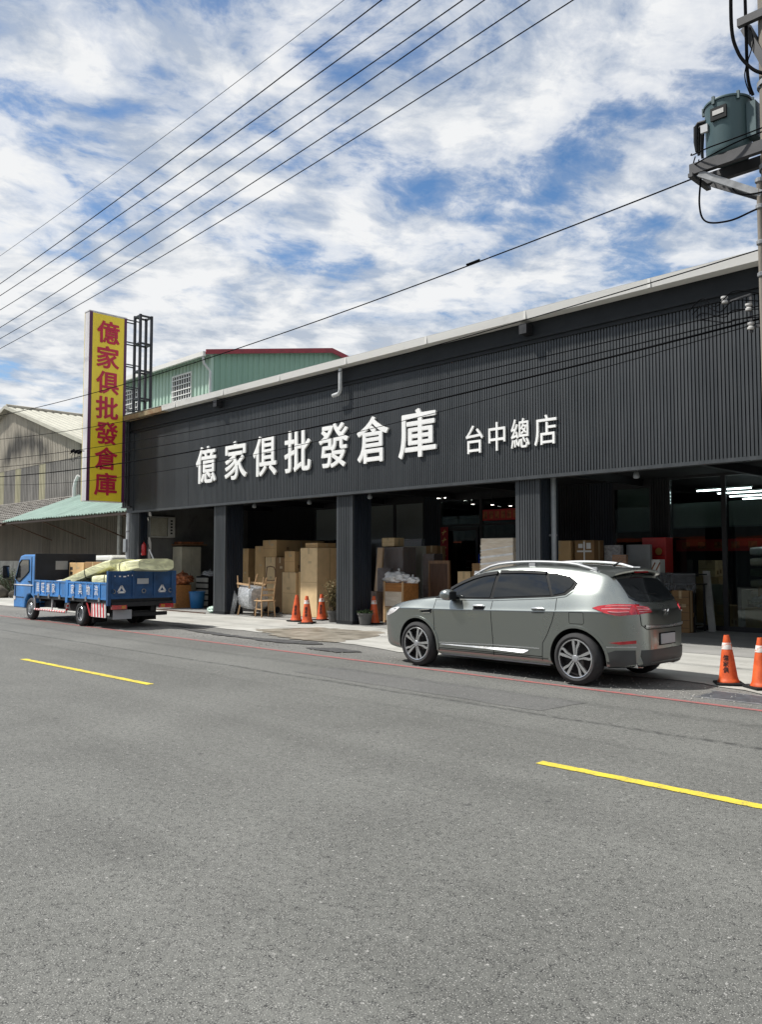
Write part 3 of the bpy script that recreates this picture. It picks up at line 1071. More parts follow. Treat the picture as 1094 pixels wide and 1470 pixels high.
for sx_ in (-.2, .2):
    for sy_ in (-.22, .22):
        MB().box(sx_ - .04, sx_ + .04, sy_ - .04, sy_ + .04, 0, 10.45).build('leg', 'black_steel', mast)
for k in range(11):
    zt = 10.40 - k * 1.0
    m2 = MB()
    for sy_ in (-.22, .22):
        m2.box(-.16, .16, sy_ - .03, sy_ + .03, zt - .03, zt + .03)
    for sx_ in (-.2, .2):
        m2.box(sx_ - .03, sx_ + .03, -.18, .18, zt - .03, zt + .03)
    m2.build('cross_frame', 'black_steel', mast)
for k in range(9):
    zt = 10.15 - k * .80
    m2 = MB()
    for sx_ in (-.16, .16):
        m2.box(sx_ - .018, sx_ + .018, -.87, -.264, zt - .018, zt + .018)
    m2.build('bracket', 'black_steel', mast)
lad = thing('sign_ladder', 'black steel ladder frame between the yellow sign and the storefront corner', 'frame', (-26.72, 13.86, 3.45))
for sx_ in (-.17, -.02, .13):
    MB().box(sx_ - .045, sx_ + .045, -.02, .02, .05, 3.1).build('rail', 'black_steel', lad)
for k in range(7):
    MB().box(-.15, .11, -.012, .012, .2 + k * .45, .235 + k * .45).build('rung', 'black_steel', lad)
MB().box(-.25, .35, -.03, .10, 0, .045).build('base_bar', 'black_steel', lad)
t = thing('corner_post', 'galvanised grey pipe post at the left corner under the yellow sign', 'post', (-26.58, 13.9, 0.01))
MB().tube([(0, 0, 0), (0, 0, 3.25)], .06, 12).build('pipe', 'pale_pipe', t, True)
MB().box(-.10, .10, -.13, -.062, 1.9, 2.35).build('meter_box', 'grey_pipe', t, bevel=.01)
for k, zb in enumerate((.7, 1.6, 2.6)):
    MB().lathe([(.062, 0), (.075, .01), (.075, .04), (.062, .05)], 12, (0, 0, zb)).build('clamp', 'galvanised', t)

# ================================================================== green building behind
gb = thing('green_building', 'pale green metal sheet building with red roof trim behind the yellow sign', 'building', (-30.9, 20.0, 0))
GX0 = -10.8
eave, ridge, ry = 10.72, 12.05, 6.85


def gz(y):
    return eave + (ridge - eave) * (1 - abs(y - ry) / ry)


ribbed_y(MB(), GX0, -.18, 0.01, eave - .02, 0, .30, .05, .45, .10).build('front_wall', 'green_sheet', gb, fix=False)
MB().box(-.18, .0, -.052, .10, 0.01, eave - .03).build('corner_flashing', 'green_sheet', gb)
mbg = ribbed_x(MB(), .10, 13.7, .01, 11, -.03, .30, .028, .5, .1, ztop=gz)
mbg.build('gable_wall', 'green_sheet_shaded', gb, fix=False)
MB().prism([(-.45, eave - .10), (ry, ridge + .0), (ry * 2 + .45, eave - .10), (ry * 2 + .45, eave - .02), (ry, ridge + .09), (-.45, eave - .02)], 'x', GX0 - .2, .22).build('roof', 'roof_sheet', gb)
MB().prism([(-.45, eave - .115), (ry, ridge - .09), (ry * 2 + .45, eave - .115), (ry * 2 + .45, eave + .09), (ry, ridge + .15), (-.45, eave + .09)], 'x', .223, .27).build('gable_trim', 'red_trim', gb)
MB().box(GX0 - .2, .22, -.58, -.455, eave - .20, eave - .0).build('gutter', 'gutter_white', gb)
MB().tube([(.08, -.50, eave - .2), (.08, -.45, eave - .5), (.08, -.12, eave - .8), (.08, -.10, 0.01)], .055, 8).build('downpipe', 'pale_pipe', gb, True)
for wx0, wx1, wz0, wz1 in ((-3.18, -1.50, 8.95, 10.2), (-7.9, -6.2, 8.95, 10.2)):
    f = MB().box(wx0, wx0 + .07, -.10, .02, wz0, wz1).box(wx1 - .07, wx1, -.10, .02, wz0, wz1) \
        .box(wx0 + .07, wx1 - .07, -.10, .02, wz0, wz0 + .07).box(wx0 + .07, wx1 - .07, -.10, .02, wz1 - .07, wz1)
    w = f.build('window', 'white_metal', gb)
    MB().box(wx0 + .071, wx1 - .071, -.068, -.060, wz0 + .071, wz1 - .071).build('pane', 'window_dark', w)
    n = 8
    for k in range(1, n):
        xx = wx0 + (wx1 - wx0) * k / n
        MB().box(xx - .018, xx + .018, -.115, -.09, wz0 + .03, wz1 - .03).build('bar', 'white_metal', w)
    for k in range(1, 5):
        zz_ = wz0 + (wz1 - wz0) * k / 5
        MB().box(wx0 + .03, wx1 - .03, -.135, -.116, zz_ - .022, zz_ + .022).build('bar', 'white_metal', w)

# ================================================================== old warehouse on the left
ob_ = thing('old_warehouse', 'weathered grey corrugated gable warehouse with pale panels and stains', 'warehouse', (-54.0, 20.0, 0))
AP, SL, HWD = 11.33, .30, 12.0


def az(x):
    return AP - SL * abs(x)


wall = MB().box(-HWD, HWD, .06, .12, 0, 5.2).prism([(-HWD, 5.2), (HWD, 5.2), (HWD, az(HWD)), (0, AP), (-HWD, az(HWD))], 'y', .06, .12).build('gable_wall', 'old_sheet_grey', ob_)
pale = {3, 7, 11, 13}
n = 26
for k in range(n):                         # upright sheets, two tiers
    a, b = -HWD + k * 2 * HWD / n, -HWD + (k + 1) * 2 * HWD / n
    for tier, (z0, z1) in enumerate(((4.9, 7.35), (7.36, 0))):
        mm = MB()
        if tier == 0:
            ribbed_y(mm, a + .01, b - .01, z0, z1, .05 - (k % 2) * .012, .23, .035, .4, .16)
            top = z1
            mt = 'old_skylight' if k in (7, 11, 14, 18) else 'old_sheet_grey'
        else:
            if min(az(a), az(b)) < z0 + .05:
                continue
            ribbed_y(mm, a + .01, b - .01, z0, 9, .035 - (k % 2) * .012, .23, .035, .4, .16, ztop=lambda xx: az(xx) - .02)
            mt = 'old_sheet'
        mm.build('sheet', mt, wall, fix=False)
for s in (-1, 1):                          # roof sheets
    rf = MB()
    pr = rib_profile(-.35, 26, .5, .05, .4, .15)
    o0 = len(rf.v)
    for yy, d in pr:
        rf.v += [(0, yy, AP + .08 + d), (s * (HWD + .5), yy, az(HWD + .5) + .08 + d)]
    for i in range(len(pr) - 1):
        rf.f.append((2 * i, 2 * i + 2, 2 * i + 3, 2 * i + 1))
    rf.build('roof', 'old_roof', ob_, fix=False)
    MB().prism([(0, AP + .16), (s * (HWD + .55), az(HWD + .55) + .16), (s * (HWD + .55), az(HWD + .55) - .06), (0, AP - .04)], 'y', -.42, -.36).build('barge_board', 'old_roof', ob_)
MB().tube([(0, -.3, AP + .15), (0, 26, AP + .15)], .13, 8).build('ridge_cap', 'old_sheet', ob_)
MB().tube([(10.5, -.22, 6.25), (10.25, -.26, 5.95), (10.15, -.28, 5.6), (10.15, -.28, 5.0)], .10, 10).build('vent_pipe', 'white_metal', ob_, True)
# grey lean-to roof, each tile row is laid separately
lt = thing('lean_to', 'low lean-to with dark grey tiled roof below the stained gable wall', 'lean-to', (-55, 16.0, 0))
MB().prism([(0, 3.50), (4.0, 5.16), (4.0, 5.06), (0, 3.40)], 'x', -14, 10.95).build('roof_deck', 'wood_dark', lt)
for row in range(11):
    y0 = row * 4.0 / 11
    y1 = y0 + 4.0 / 11 + .07
    z0 = 3.50 + y0 * .415
    m2 = MB()
    for k in range(52):
        a = -3.0 + k * .27
        o0 = len(m2.v)
        dz = random.uniform(-.012, .02)
        prof = [(0, .015), (.05, .06), (.12, .075), (.19, .055), (.26, .012)]
        for px, pz in prof:
            m2.v += [(a + px, y0 - .02, z0 + pz + .03 + dz), (a + px, min(y1, 4.0), z0 + (y1 - y0) * .415 + pz * .9 - .015)]
        for i in range(4):
            m2.f.append((o0 + 2 * i, o0 + 2 * i + 2, o0 + 2 * i + 3, o0 + 2 * i + 1))
    m2.build('tile_row', 'tile_grey', lt, fix=False)
MB().box(-14, 10.9, 2.5, 2.62, 0, 4.4).build('wall', 'old_lower', lt)
# mint canopy sheets
cp = thing('mint_canopy', 'faded mint green corrugated canopy in front of the old warehouse', 'canopy', (-44.0, 16.0, 0))
xx = 0.0
k = 0
while xx < 16.2:
    w_ = 1.05
    m2 = MB()
    pr = rib_profile(xx, xx + w_ + .03, .27, .05, .35, .2)
    yb = -.03 + (0.05 if k % 4 == 1 else 0) - (.08 if k in (5,) else 0)
    for px, d in pr:
        m2.v += [(px, yb, 3.585 + d + (k % 2) * .012), (px, 4.0, 5.2 + d + (k % 2) * .012)]
    for i in range(len(pr) - 1):
        m2.f.append((2 * i, 2 * i + 2, 2 * i + 3, 2 * i + 1))
    m2.build('sheet', 'mint_sheet', cp, fix=False)
    xx += w_
    k += 1
for px in (.4, 4.4, 8.4, 12.4, 15.9):
    MB().bar((px, .2, 3.52), (px, 2.44, 2.7), .05, .05).build('strut', 'wood_dark', cp)
MB().box(.1, 16.4, .14, .28, 3.49, 3.57).build('beam', 'wood_dark', cp)
wl = thing('yard_wall', 'brown weathered sheet metal wall under the mint canopy with pale plaster base', 'wall', (-45, 18.5, 0))
for k in range(18):
    ribbed_y(MB(), k * .95, k * .95 + .94, 1.62 if k < 7 else .02, 4.45, -.012 * (k % 2), .19, .03, .4, .15).build('sheet', 'old_lower', wl, fix=False)
MB().box(-14.0, 6.64, -.05, .1, 0, 1.618).build('plaster_base', 'plaster_pale', wl)
MB().box(-.1, 17.2, .02, .12, 0, 4.44).build('backing', 'dark_inner', wl)
for px in (8.9, 9.7):
    MB().box(px, px + .22, -.16, -.045, .0, 4.3).build('pilaster', 'plaster_pale', wl)

# ================================================================== low warehouse across the street, seen only as reflections
op = thing('opposite_warehouse', 'dull green grey ribbed warehouse across the street, seen only reflected in glass', 'warehouse', (-15, -16, 0))
ow = MB()
pr = rib_profile(-50, 50, .8, .08, .5, .1)
for x_, d in pr:
    ow.v += [(x_, d, 0), (x_, d, 6.5)]
for i in range(len(pr) - 1):
    a = 2 * i
    ow.f.append((a, a + 1, a + 3, a + 2))
ow.build('front_wall', 'opposite_sheet', op, fix=False)
MB().box(-50, 50, -12, -.02, 0, 6.6).build('hall', 'opposite_sheet', op)
MB().box(-50, 50, .085, .60, 2.6, 3.2).build('awning', 'cone_orange', op)
for k in range(14):
    MB().box(-46 + k * 7, -42 + k * 7, .083, .11, 0, 2.5).build('shutter', 'dark_trim', op)

# ================================================================== parked grey SUV
def smooth_key(k, x):
    """monotone-ish cubic interpolation through (x, value) keys"""
    n = len(k)
    if x <= k[0][0]:
        return k[0][1]
    if x >= k[-1][0]:
        return k[-1][1]
    for i in range(n - 1):
        if x <= k[i + 1][0]:
            break
    x0, y0 = k[i]
    x1, y1 = k[i + 1]
    d = (y1 - y0) / (x1 - x0)

    def sl(j):
        if j == 0 or j == n - 1:
            return None
        a = (k[j][1] - k[j - 1][1]) / (k[j][0] - k[j - 1][0])
        b = (k[j + 1][1] - k[j][1]) / (k[j + 1][0] - k[j][0])
        return 0 if a * b <= 0 else 2 * a * b / (a + b)
    m0, m1 = sl(i), sl(i + 1)
    m0 = d if m0 is None else m0
    m1 = d if m1 is None else m1
    h = x1 - x0
    t = (x - x0) / h
    return ((2 * t ** 3 - 3 * t * t + 1) * y0 + (t ** 3 - 2 * t * t + t) * h * m0 + (-2 * t ** 3 + 3 * t * t) * y1 + (t ** 3 - t * t) * h * m1)


KW = [(-.93, .50), (-.90, .62), (-.82, .74), (-.66, .835), (-.40, .888), (0, .908), (.5, .912), (2.4, .915), (2.9, .908), (3.18, .858), (3.36, .77), (3.48, .66), (3.55, .56), (3.60, .45)]
KU = [(-.93, .36), (-.85, .27), (-.6, .22), (0, .20), (2.6, .20), (3.0, .22), (3.3, .235), (3.52, .26), (3.60, .30)]
KC = [(-.93, .66), (-.8, .77), (-.6, .84), (-.3, .875), (.35, .885), (1.46, .91), (2.44, .935), (3.1, .955), (3.45, .955), (3.60, .945)]
KB = [(-.93, .69), (-.85, .78), (-.7, .86), (-.4, .945), (0, 1.0), (.35, 1.03), (1.4, 1.065), (2.4, 1.12), (2.7, 1.15), (3.0, 1.16), (3.2, 1.13), (3.4, 1.05), (3.52, .995), (3.60, .97)]
KBW = [(-.93, .46), (-.85, .62), (-.7, .72), (-.4, .79), (0, .825), (.4, .832), (1.4, .842), (2.4, .838), (2.8, .825), (3.1, .785), (3.3, .72), (3.48, .61), (3.60, .42)]
KR = [(-.93, .70), (-.85, .80), (-.7, .885), (-.4, .968), (0, 1.022), (.25, 1.045), (.45, 1.12), (.65, 1.225), (.97, 1.372), (1.25, 1.45), (1.6, 1.495), (2.0, 1.508), (2.5, 1.49), (2.85, 1.455), (3.08, 1.42), (3.22, 1.33), (3.36, 1.19), (3.50, 1.045), (3.60, .98)]
KRW = [(-.93, .36), (-.85, .50), (-.7, .56), (-.4, .61), (0, .66), (.25, .72), (.45, .735), (.65, .725), (.97, .695), (1.25, .675), (1.6, .665), (2.0, .66), (2.5, .65), (2.85, .635), (3.08, .615), (3.22, .615), (3.36, .60), (3.50, .53), (3.60, .39)]
KT = [(-.93, .71), (-.86, .81), (-.7, .905), (-.4, .99), (0, 1.045), (.2, 1.065), (.35, 1.13), (.62, 1.29), (.95, 1.455), (1.25, 1.53), (1.6, 1.562), (2.0, 1.57), (2.5, 1.556), (2.85, 1.53), (3.10, 1.498), (3.22, 1.42), (3.36, 1.25), (3.50, 1.08), (3.60, .985)]
ST = [-.93, -.91, -.87, -.80, -.70, -.56, -.40, -.2, 0, .12, .22, .32, .45, .62, .80, .97, 1.15, 1.35, 1.6, 1.85, 2.1, 2.35, 2.6, 2.8, 2.95, 3.05, 3.12, 3.18, 3.26, 3.34, 3.42, 3.50, 3.55, 3.58, 3.60]


def suv_half(u):
    w, zu, zc = smooth_key(KW, u), smooth_key(KU, u), smooth_key(KC, u)
    zb, wb = smooth_key(KB, u), smooth_key(KBW, u)
    zr, wr, zt = smooth_key(KR, u), smooth_key(KRW, u), smooth_key(KT, u)
    mid = (zu + zc) / 2
    return [(0, zu), (w * .55, zu), (w * .88, zu), (w * .945, zu + .05), (w * .955, zu + (zc - zu) * .28), (w * .972, zu + (zc - zu) * .55),
            (w * .992, zu + (zc - zu) * .82), (w * .999, zc - .014), (w * .999, zc - .004), (w * .990, zc + .006),
            (wb + (w - wb) * .42, zc + (zb - zc) * .58), (wb, zb), (wb - .012, zb + .012 + (zr - zb) * .06),
            (wb + (wr - wb) * .5 - .012 + .02, zb + (zr - zb) * .52), (wr + .012, zr - .02), (wr - .03, zr + .02 + (zt - zr) * .1),
            (wr * .72, zt - (zt - zr) * .42), (wr * .38, zt - (zt - zr) * .12), (0, zt)]


def suv_body():
    mb = MB()
    rings = []
    for u in ST:
        h = suv_half(u)
        ring = [(u, -y, z) for y, z in h] + [(u, y, z) for y, z in h[-2:0:-1]]
        rings.append(ring)
    nr = len(rings[0])
    # small bulged caps at nose and tail
    def inset(ring, du, s):
        cz = sum(p[2] for p in ring) / nr
        return [(p[0] + du, p[1] * s, cz + (p[2] - cz) * s) for p in ring]
    rings = [inset(rings[0], -.018, .6), inset(rings[0], -.012, .86)] + rings + [inset(rings[-1], .010, .93), inset(rings[-1], .016, .6)]
    for rg in rings:
        mb.v += rg
    for i in range(len(rings) - 1):
        for k in range(nr):
            a, b = i * nr + k, i * nr + (k + 1) % nr
            mb.f.append((a, b, b + nr, a + nr))
    mb.f.append(tuple(range(nr))[::-1])
    mb.f.append(tuple((len(rings) - 1) * nr + k for k in range(nr)))
    return mb.mesh('body', 'car_paint')


suv = thing('parked_suv', 'grey metallic five-door SUV parked in front of the store, seen from behind', 'car', (-8.70, 10.25, 0.006))
HUB, WR = 2.80, .335


def applied(o):
    bpy.context.view_layer.update()
    dg = bpy.context.evaluated_depsgraph_get()
    me = bpy.data.meshes.new_from_object(o.evaluated_get(dg))
    o.modifiers.clear()
    o.data = me
    return o


body = link('body', suv_body(), suv)
sm = body.modifiers.new('sub', 'SUBSURF')
sm.levels = sm.render_levels = 1
applied(body)
# wheel arches are cut out
cut = MB()
for hx in (0.0, HUB):
    for s in (-1, 1):
        y0, y1 = (s * .52, s * 1.2)
        c_ = MB().lathe([(.001, min(y0, y1)), (.395, min(y0, y1)), (.395, max(y0, y1)), (.001, max(y0, y1))], 48, (hx, 0, .335), 'y')
        c_.add([(hx - .395, min(y0, y1), .0)], [])
        cut.add(c_.v[:-1], c_.f)
cutter = link('arch_cutter', cut.mesh('arch_cutter', 'black_plastic'))
bm = bmesh.new()
bm.from_mesh(cutter.data)
bmesh.ops.remove_doubles(bm, verts=bm.verts, dist=.0005)
bmesh.ops.recalc_face_normals(bm, faces=bm.faces)
bm.to_mesh(cutter.data)
bm.free()
cutter.location = (-8.70, 10.25, .006)
bo = body.modifiers.new('cut', 'BOOLEAN')
bo.operation = 'DIFFERENCE'
bo.object = cutter
bo.solver = 'EXACT'
solid_me = body.data.copy()
applied(body)
bpy.data.objects.remove(cutter)
if len(body.data.materials) < 2:
    body.data.materials.append(MATS['black_plastic'])
# arch inside is black, the sill band is dark plastic
for p in body.data.polygons:
    c = p.center
    inside = False
    for hx in (0.0, HUB):
        r = math.hypot(c.x - hx, c.z - .335)
        if r < .398 and (abs(p.normal.y) < .7 or abs(c.y) < .56):
            inside = True
    p.material_index = 1 if inside or (c.z < .215 and abs(p.normal.z) > .6) else 0
shade(body.data, 32)
BV = None


def set_bvh(me):
    global BV
    bm = bmesh.new()
    bm.from_mesh(me)
    BV = BVHTree.FromBMesh(bm)
    bm.free()


set_bvh(solid_me)


def proj(p2, axis):
    """drop a 2D point on the body: axis 'l' = left side (x,z), 'r' = right side, 'b' = back (y,z), 'f' = front, 't' = top (x,y)"""
    if axis == 'l':
        o, d = Vector((p2[0], -3, p2[1])), Vector((0, 1, 0))
    elif axis == 'r':
        o, d = Vector((p2[0], 3, p2[1])), Vector((0, -1, 0))
    elif axis == 'b':
        o, d = Vector((9, p2[0], p2[1])), Vector((-1, 0, 0))
    elif axis == 'f':
        o, d = Vector((-9, p2[0], p2[1])), Vector((1, 0, 0))
    else:
        o, d = Vector((p2[0], p2[1], 9)), Vector((0, 0, -1))
    h = BV.ray_cast(o, d)
    if h[0] is None:
        h = BV.find_nearest(o + d * 2)
    n = h[1]
    if n.dot(d) > 0:
        n = -n
    return h[0], n


def panel(poly, axis, off=.004, thick=.012, step=.05):
    """convex 2D outline laid on the body as a thin curved shell standing off the paint"""
    bm = bmesh.new()
    x0, x1 = min(p[0] for p in poly), max(p[0] for p in poly)
    y0, y1 = min(p[1] for p in poly), max(p[1] for p in poly)
    nx, ny = max(1, int((x1 - x0) / step)), max(1, int((y1 - y0) / step))
    g = [[bm.verts.new((x0 + (x1 - x0) * i / nx, y0 + (y1 - y0) * j / ny, 0)) for j in range(ny + 1)] for i in range(nx + 1)]
    for i in range(nx):
        for j in range(ny):
            bm.faces.new((g[i][j], g[i + 1][j], g[i + 1][j + 1], g[i][j + 1]))
    area = sum(poly[i][0] * poly[(i + 1) % len(poly)][1] - poly[(i + 1) % len(poly)][0] * poly[i][1] for i in range(len(poly)))
    pl = poly if area > 0 else poly[::-1]
    for i in range(len(pl)):
        a, b = pl[i], pl[(i + 1) % len(pl)]
        nrm = Vector((b[1] - a[1], -(b[0] - a[0]), 0)).normalized()
        bmesh.ops.bisect_plane(bm, geom=bm.verts[:] + bm.edges[:] + bm.faces[:], plane_co=(a[0], a[1], 0), plane_no=nrm, clear_outer=True, dist=1e-5)
    inner = {}
    for v in bm.verts:
        h, n = proj((v.co.x, v.co.y), axis)
        inner[v.index] = None
        v.co = h + n * off
        v.normal = n
    bm.normal_update()
    ref = {'l': Vector((0, -1, 0)), 'r': Vector((0, 1, 0)), 'b': Vector((1, 0, 0)), 'f': Vector((-1, 0, 0)), 't': Vector((0, 0, 1))}[axis]
    fl = sum(f.normal.dot(ref) for f in bm.faces)
    if fl < 0:
        bmesh.ops.reverse_faces(bm, faces=bm.faces)
    bnd = [e for e in bm.edges if e.is_boundary]
    r = bmesh.ops.extrude_edge_only(bm, edges=bnd)
    for v in [q for q in r['geom'] if isinstance(q, bmesh.types.BMVert)]:
        v.co -= ref * thick
    return bm


def put(bm, name, mat, parent, smooth=True):
    me = bpy.data.meshes.new(name)
    bm.to_mesh(me)
    bm.free()
    me.materials.append(MATS[mat])
    if smooth:
        shade(me, 40)
    return link(name, me, parent)


def strip(path, axis, w, off, name, mat, parent, step=.03, taper=False):
    """thin ribbon that follows a 2D path over the body"""
    pts = []
    for a, b in zip(path, path[1:]):
        a, b = Vector(a), Vector(b)
        k = max(1, int((b - a).length / step))
        pts += [a.lerp(b, j / k) for j in range(k)]
    pts.append(Vector(path[-1]))
    mb = MB()
    for i, p in enumerate(pts):
        d = (pts[min(i + 1, len(pts) - 1)] - pts[max(i - 1, 0)]).normalized()
        n2 = Vector((-d.y, d.x)) * w / 2
        for q, lift in ((p - n2, -.006), (p - n2 * .85, off), (p + n2 * .85, off), (p + n2, -.006)):
            h, n = proj((q.x, q.y), axis)
            mb.v.append(tuple(h + n * lift))
    for i in range(len(pts) - 1):
        for k in range(3):
            a = i * 4 + k
            mb.f.append((a, a + 1, a + 5, a + 4))
    return mb.build(name, mat, parent, True)


for side, nm in (('l', 'near'), ('r', 'far')):
    s = -1 if side == 'l' else 1
    FG = [(.45, 1.045), (.60, 1.135), (.78, 1.225), (.98, 1.305), (1.18, 1.36), (1.41, 1.393), (1.385, 1.075), (.9, 1.06)]
    RG = [(1.475, 1.40), (1.85, 1.415), (2.24, 1.405), (2.40, 1.135), (1.45, 1.08)]
    QG = [(2.29, 1.405), (2.50, 1.39), (2.66, 1.345), (2.71, 1.30), (2.68, 1.24), (2.60, 1.175), (2.44, 1.14)]
    surround = [(.33, 1.035), (.56, 1.155), (.76, 1.255), (.98, 1.340), (1.2, 1.397), (1.6, 1.437), (2.0, 1.443), (2.4, 1.425), (2.62, 1.385), (2.76, 1.305), (2.72, 1.215), (2.62, 1.145), (2.42, 1.115), (1.4, 1.052)]
    put(panel(surround, side, .009, .018, .025), 'window_surround', 'black_plastic', suv)
    for pg in (FG, RG, QG):
        put(panel(pg, side, .016, .014, .025), 'side_window', 'tinted_glass', suv)
    # chrome belt under the glass, rain visors above
    strip([(.34, 1.022), (1.4, 1.042), (2.42, 1.104), (2.63, 1.135), (2.73, 1.21)], side, .018, .008, 'belt_moulding', 'car_paint', suv)
    strip([(.60, 1.165), (.80, 1.262), (1.0, 1.336), (1.2, 1.388), (1.43, 1.418)], side, .045, .032, 'rain_visor', 'black_plastic', suv)
    strip([(1.48, 1.428), (1.85, 1.438), (2.25, 1.426)], side, .045, .032, 'rain_visor', 'black_plastic', suv)
    # door gaps
    gaps = [[(.36, 1.01), (.36, .60), (.38, .33), (.44, .27)], [(1.44, 1.05), (1.45, .7), (1.46, .27)],
            [(2.50, 1.10), (2.51, .95), (2.46, .80), (2.37, .62), (2.29, .50), (2.27, .27)]]
    for gp in gaps:
        strip(gp, side, .012, .0012, 'door_gap', 'black_plastic', suv)
    strip([(.44, .305), (2.27, .320)], side, .012, .0012, 'door_gap', 'black_plastic', suv)
    # lower chrome blades and dark sill
    bl = MB()
    for k in range(25):
        f = k / 24
        u = .48 + 1.58 * f
        hgt = .012 + .030 * f ** 1.5 if f < .96 else .012
        zt_ = .372 + .022 * f
        for zz2, of in ((zt_, .003), (zt_ - hgt, .010 + hgt * .8), (zt_ - hgt - .010, .0)):
            h_, n_ = proj((u, zz2), side)
            bl.v.append(tuple(h_ + n_ * of))
    for k in range(24):
        for j in range(2):
            a = k * 3 + j
            bl.f.append((a, a + 1, a + 4, a + 3))
    bl.build('chrome_blade', 'chrome', suv, True)
    strip([(.44, .385), (1.46, .42), (2.24, .425)], side, .012, .006, 'door_moulding', 'silver', suv)
    put(panel([(.40, .205), (2.36, .205), (2.36, .300), (.40, .285)], side, .010, .02), 'side_sill', 'rubber', suv)
    strip([(.42, .215), (2.36, .215)], side, .014, .016, 'sill_edge', 'steel_grey', suv)
    # handles
    for hx in (1.22, 2.24):
        put(panel([(hx - .10, .895), (hx + .10, .902), (hx + .10, .962), (hx - .10, .955)], side, .003, .008), 'handle_cup', 'black_plastic', suv)
        h0, n0 = proj((hx - .10, .945), side)
        h1, n1 = proj((hx + .10, .952), side)
        MB().tube([h0 + n0 * .004, h0.lerp(h1, .12) + n0 * .03, h0.lerp(h1, .5) + n0 * .034, h0.lerp(h1, .88) + n1 * .03, h1 + n1 * .004], [.011, .014, .015, .014, .011], 8).build('door_handle', 'chrome', suv, True)
    # front wing vent
    put(panel([(.06, .845), (.32, .870), (.32, .815), (.16, .805)], side, .004, .01), 'wing_vent', 'black_plastic', suv)
    strip([(.07, .850), (.32, .874)], side, .014, .012, 'vent_trim', 'chrome', suv)
    strip([(.14, .812), (.30, .822)], side, .012, .012, 'vent_trim', 'chrome', suv)
    # fuel flap on the near side
    if side == 'l':
        strip([(2.72, .93), (2.92, .935), (2.93, .92), (2.93, .80), (2.915, .785), (2.73, .785), (2.72, .80), (2.72, .93)], side, .008, .0012, 'fuel_flap_gap', 'black_plastic', suv)
    # mirror
    mr = MB()
    base, nb = proj((.72, 1.045), side)
    prof = []
    for k in range(9):
        a = k / 8
        prof.append((base.x, base.y + s * (.03 + .22 * a), base.z + .045 + .012 * math.sin(a * 3)))
    mr.tube(prof, [.045, .082, .098, .104, .106, .104, .098, .080, .035], 14)
    mir = mr.build('wing_mirror', 'car_paint', suv, True)
    for v in mir.data.vertices:
        v.co.x = base.x + (v.co.x - base.x) * (1.35 if v.co.x < base.x else .85)
        v.co.z = base.z + .05 + (v.co.z - base.z - .05) * .80
    MB().box(base.x + .070, base.x + .100, min(base.y + s * .07, base.y + s * .215), max(base.y + s * .07, base.y + s * .215), base.z - .012, base.z + .108).build('mirror_glass', 'black_plastic', mir, bevel=.02)
    MB().bar(base + Vector((-.02, -s * .02, -.02)), base + Vector((.0, s * .08, .0)), .07, .03).build('mirror_foot', 'black_plastic', mir)
    # roof rail
    rp = []
    for k in range(15):
        u = .95 + (2.95 - .95) * k / 14
        y = s * (smooth_key(KRW, u) - .055)
        h, n = proj((u, y), 't')
        lift = .055 * min(1, 6 * k / 14, 6 * (14 - k) / 14) + .004
        rp.append(h + Vector((0, 0, lift)))
    MB().tube(rp, .019, 8).build('roof_rail', 'satin_rail', suv, True)
    for u in (1.0, 1.95, 2.9):
        h, n = proj((u, s * (smooth_key(KRW, u) - .055)), 't')
        MB().box(h.x - .05, h.x + .05, h.y - .014, h.y + .014, h.z - .01, h.z + .045).build('rail_foot', 'satin_rail', suv)
    # tail lamp: near-side wrap and hatch part
    tl = put(panel([(3.04, .995), (3.12, 1.025), (3.30, 1.050), (3.50, 1.045), (3.52, .925), (3.36, .905), (3.2, .940)], side, .010, .014), 'tail_lamp', 'lamp_red', suv)
    strip([(3.16, .985), (3.30, .992), (3.45, .990)], side, .010, .013, 'lamp_bar', 'lamp_pink', tl)
    strip([(3.24, .955), (3.34, .950), (3.45, .955)], side, .006, .013, 'lamp_bar', 'lamp_pink', tl)
    strip([(3.20, 1.020), (3.32, 1.030), (3.45, 1.026)], side, .006, .013, 'lamp_bar', 'lamp_pink', tl)
    yb = [(s * .59, .925), (s * .59, 1.035), (s * .42, 1.01), (s * .39, .95)]
    tb = put(panel(yb, 'b', .010, .014), 'tail_lamp', 'lamp_red', suv)
    strip([(s * .58, .985), (s * .41, .982)], 'b', .010, .013, 'lamp_bar', 'lamp_pink', tb)
    strip([(s * .58, .955), (s * .41, .962)], 'b', .006, .013, 'lamp_bar', 'lamp_pink', tb)
    strip([(s * .58, 1.015), (s * .43, 1.0)], 'b', .006, .013, 'lamp_bar', 'lamp_pink', tb)
    # rear fog reflector, exhaust
    put(panel([(3.24, .565), (3.50, .60), (3.50, .56), (3.36, .545)], side, .008, .012), 'rear_reflector', 'lamp_red', suv)
    MB().prism([(s * .42, .235), (s * .57, .245), (s * .60, .325), (s * .45, .315)], 'x', 3.30, 3.50).build('exhaust_tip', 'chrome', suv, bevel=.01)
    MB().prism([(s * .44, .250), (s * .56, .258), (s * .585, .312), (s * .465, .303)], 'x', 3.498, 3.504).build('exhaust_mouth', 'black_plastic', suv)
    # head lamp
    put(panel([(-.72, .74), (-.60, .84), (-.42, .875), (-.36, .87), (-.50, .79), (-.66, .735)], side, .008, .012), 'head_lamp', 'lamp_clear', suv)
    # lower bumper cladding, rear and front
    put(panel([(3.205, .265), (3.19, .43), (3.30, .47), (3.49, .475), (3.49, .30), (3.35, .27)], side, .009, .02), 'bumper_cladding', 'clad_dark', suv)
    strip([(3.20, .505), (3.35, .515), (3.50, .515)], side, .014, .008, 'bumper_line', 'silver', suv)
